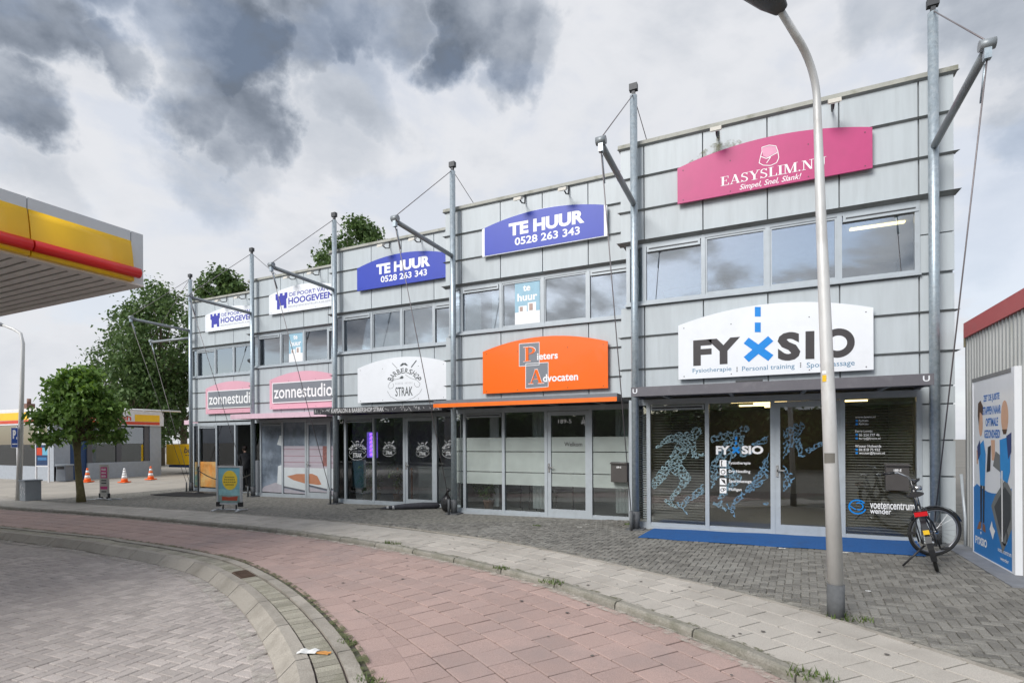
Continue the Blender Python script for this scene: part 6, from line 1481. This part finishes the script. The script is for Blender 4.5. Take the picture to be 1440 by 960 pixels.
paper(433, 907, .16, .09, 'crumpled white paper lying in the gutter', PAP, ZR + .01, .4); paper(455, 908, .11, .05, 'orange brown wrapper in the gutter beside white paper', pm('wrapper_orange', (.55, .25, .06), .6), ZR + .01, .2)
paper(1100, 771, .09, .03, 'white scrap on the paving before the blue mat', PAP); paper(1190, 777, .08, .03, 'white scrap just right of the lamp post', PAP); paper(1221, 831, .05, .02, 'tiny white scrap on the dark paving right of the lamp', PAP)
paper(815, 741, .09, .04, 'pale scrap before the orange shop', pm('paper_grey', (.5, .5, .46), .7)); paper(826, 737, .08, .04, 'second pale scrap nearest the orange shop door', MATS['paper_grey'])

# ================================================================== DUST, MOSS AND SPOTS ON THE PAVING
def patchy(name, col, lo, hi, scale):
    m = bpy.data.materials.new(name); m.use_nodes = True; t = m.node_tree; n = t.nodes; l = t.links; b = n['Principled BSDF']; b.inputs['Base Color'].default_value = (*col, 1); b.inputs['Roughness'].default_value = .95
    co = n.new('ShaderNodeTexCoord'); nz = n.new('ShaderNodeTexNoise'); nz.inputs['Scale'].default_value = scale; nz.inputs['Detail'].default_value = 9; nz.inputs['Roughness'].default_value = .7; l.new(co.outputs['Object'], nz.inputs['Vector'])
    mr = n.new('ShaderNodeMapRange'); l.new(nz.outputs[0], mr.inputs['Value']); mr.inputs['From Min'].default_value = lo; mr.inputs['From Max'].default_value = hi; mr.inputs['To Max'].default_value = .85; l.new(mr.outputs[0], b.inputs['Alpha'])
    return m
for nme, c_, o0, o1, dz, mt in (('sand_dust', cG, -.13, -.002, ZR + .0085, patchy('sand_dust', (.50, .46, .40), .40, .62, 7)), ('sand_dust', cU, .0, .35, .006, patchy('sand_dust_thin', (.40, .385, .34), .50, .75, 5)),
                              ('sand_dust', cK, -.42, -.235, ZP + .008, patchy('road_dust', (.50, .47, .42), .42, .66, 6)), ('moss', cK, .318, .41, ZR + .0195, patchy('moss', (.10, .115, .045), .46, .58, 9)), ('moss', cG, .09, .135, .0065, patchy('moss_line', (.12, .125, .06), .5, .62, 9))):
    m = MB(); strip(m, c_, o0, c_, o1, dz, .12); tag(m.build(nme, mt), {'sand_dust': 'pale sand dust swept along the paving edge', 'moss': 'patchy moss in the joint beside the kerb'}[nme], None, None, 'stuff')
rn = random.Random(50); m = MB()
for _ in range(260):
    a = rn.uniform(0, cG.L); o_ = rn.choice([rn.uniform(-2.2, -.1), rn.uniform(.15, 1.2)]); x, y = cG.at(a, o_)
    if not seen(x, y) or depth((x, y)) > 10: continue
    r = rn.uniform(.008, .022); z = gz(x) + (ZR if o_ < 0 else 0) + .0075; m.poly([(x + r * math.cos(2 * PI * k / 9) * rn.uniform(.8, 1.2), y + r * math.sin(2 * PI * k / 9) * rn.uniform(.8, 1.2), z) for k in range(9)])
tag(m.build('gum_spots', pm('gum_dark', (.12, .11, .10), .9)), 'small dark gum spots trodden into the tiles', None, None, 'stuff')
m = MB(); X0, Y0 = units[0][1], units[0][2]
m.quad((1.2, -.0045, 6.68), (2.4, -.0045, 6.68), (2.1, -.0045, 6.98), (1.66, -.0045, 6.98)); m.build('algae_stain', patchy('algae', (.20, .20, .09), .48, .72, 6), units[0][0])
m = MB(); m.quad((1.74, -.0047, 6.68), (1.83, -.0047, 6.68), (1.81, -.0047, 7.2), (1.76, -.0047, 7.2)); m.build('algae_stain', patchy('algae_run', (.22, .20, .12), .38, .66, 7), units[0][0])
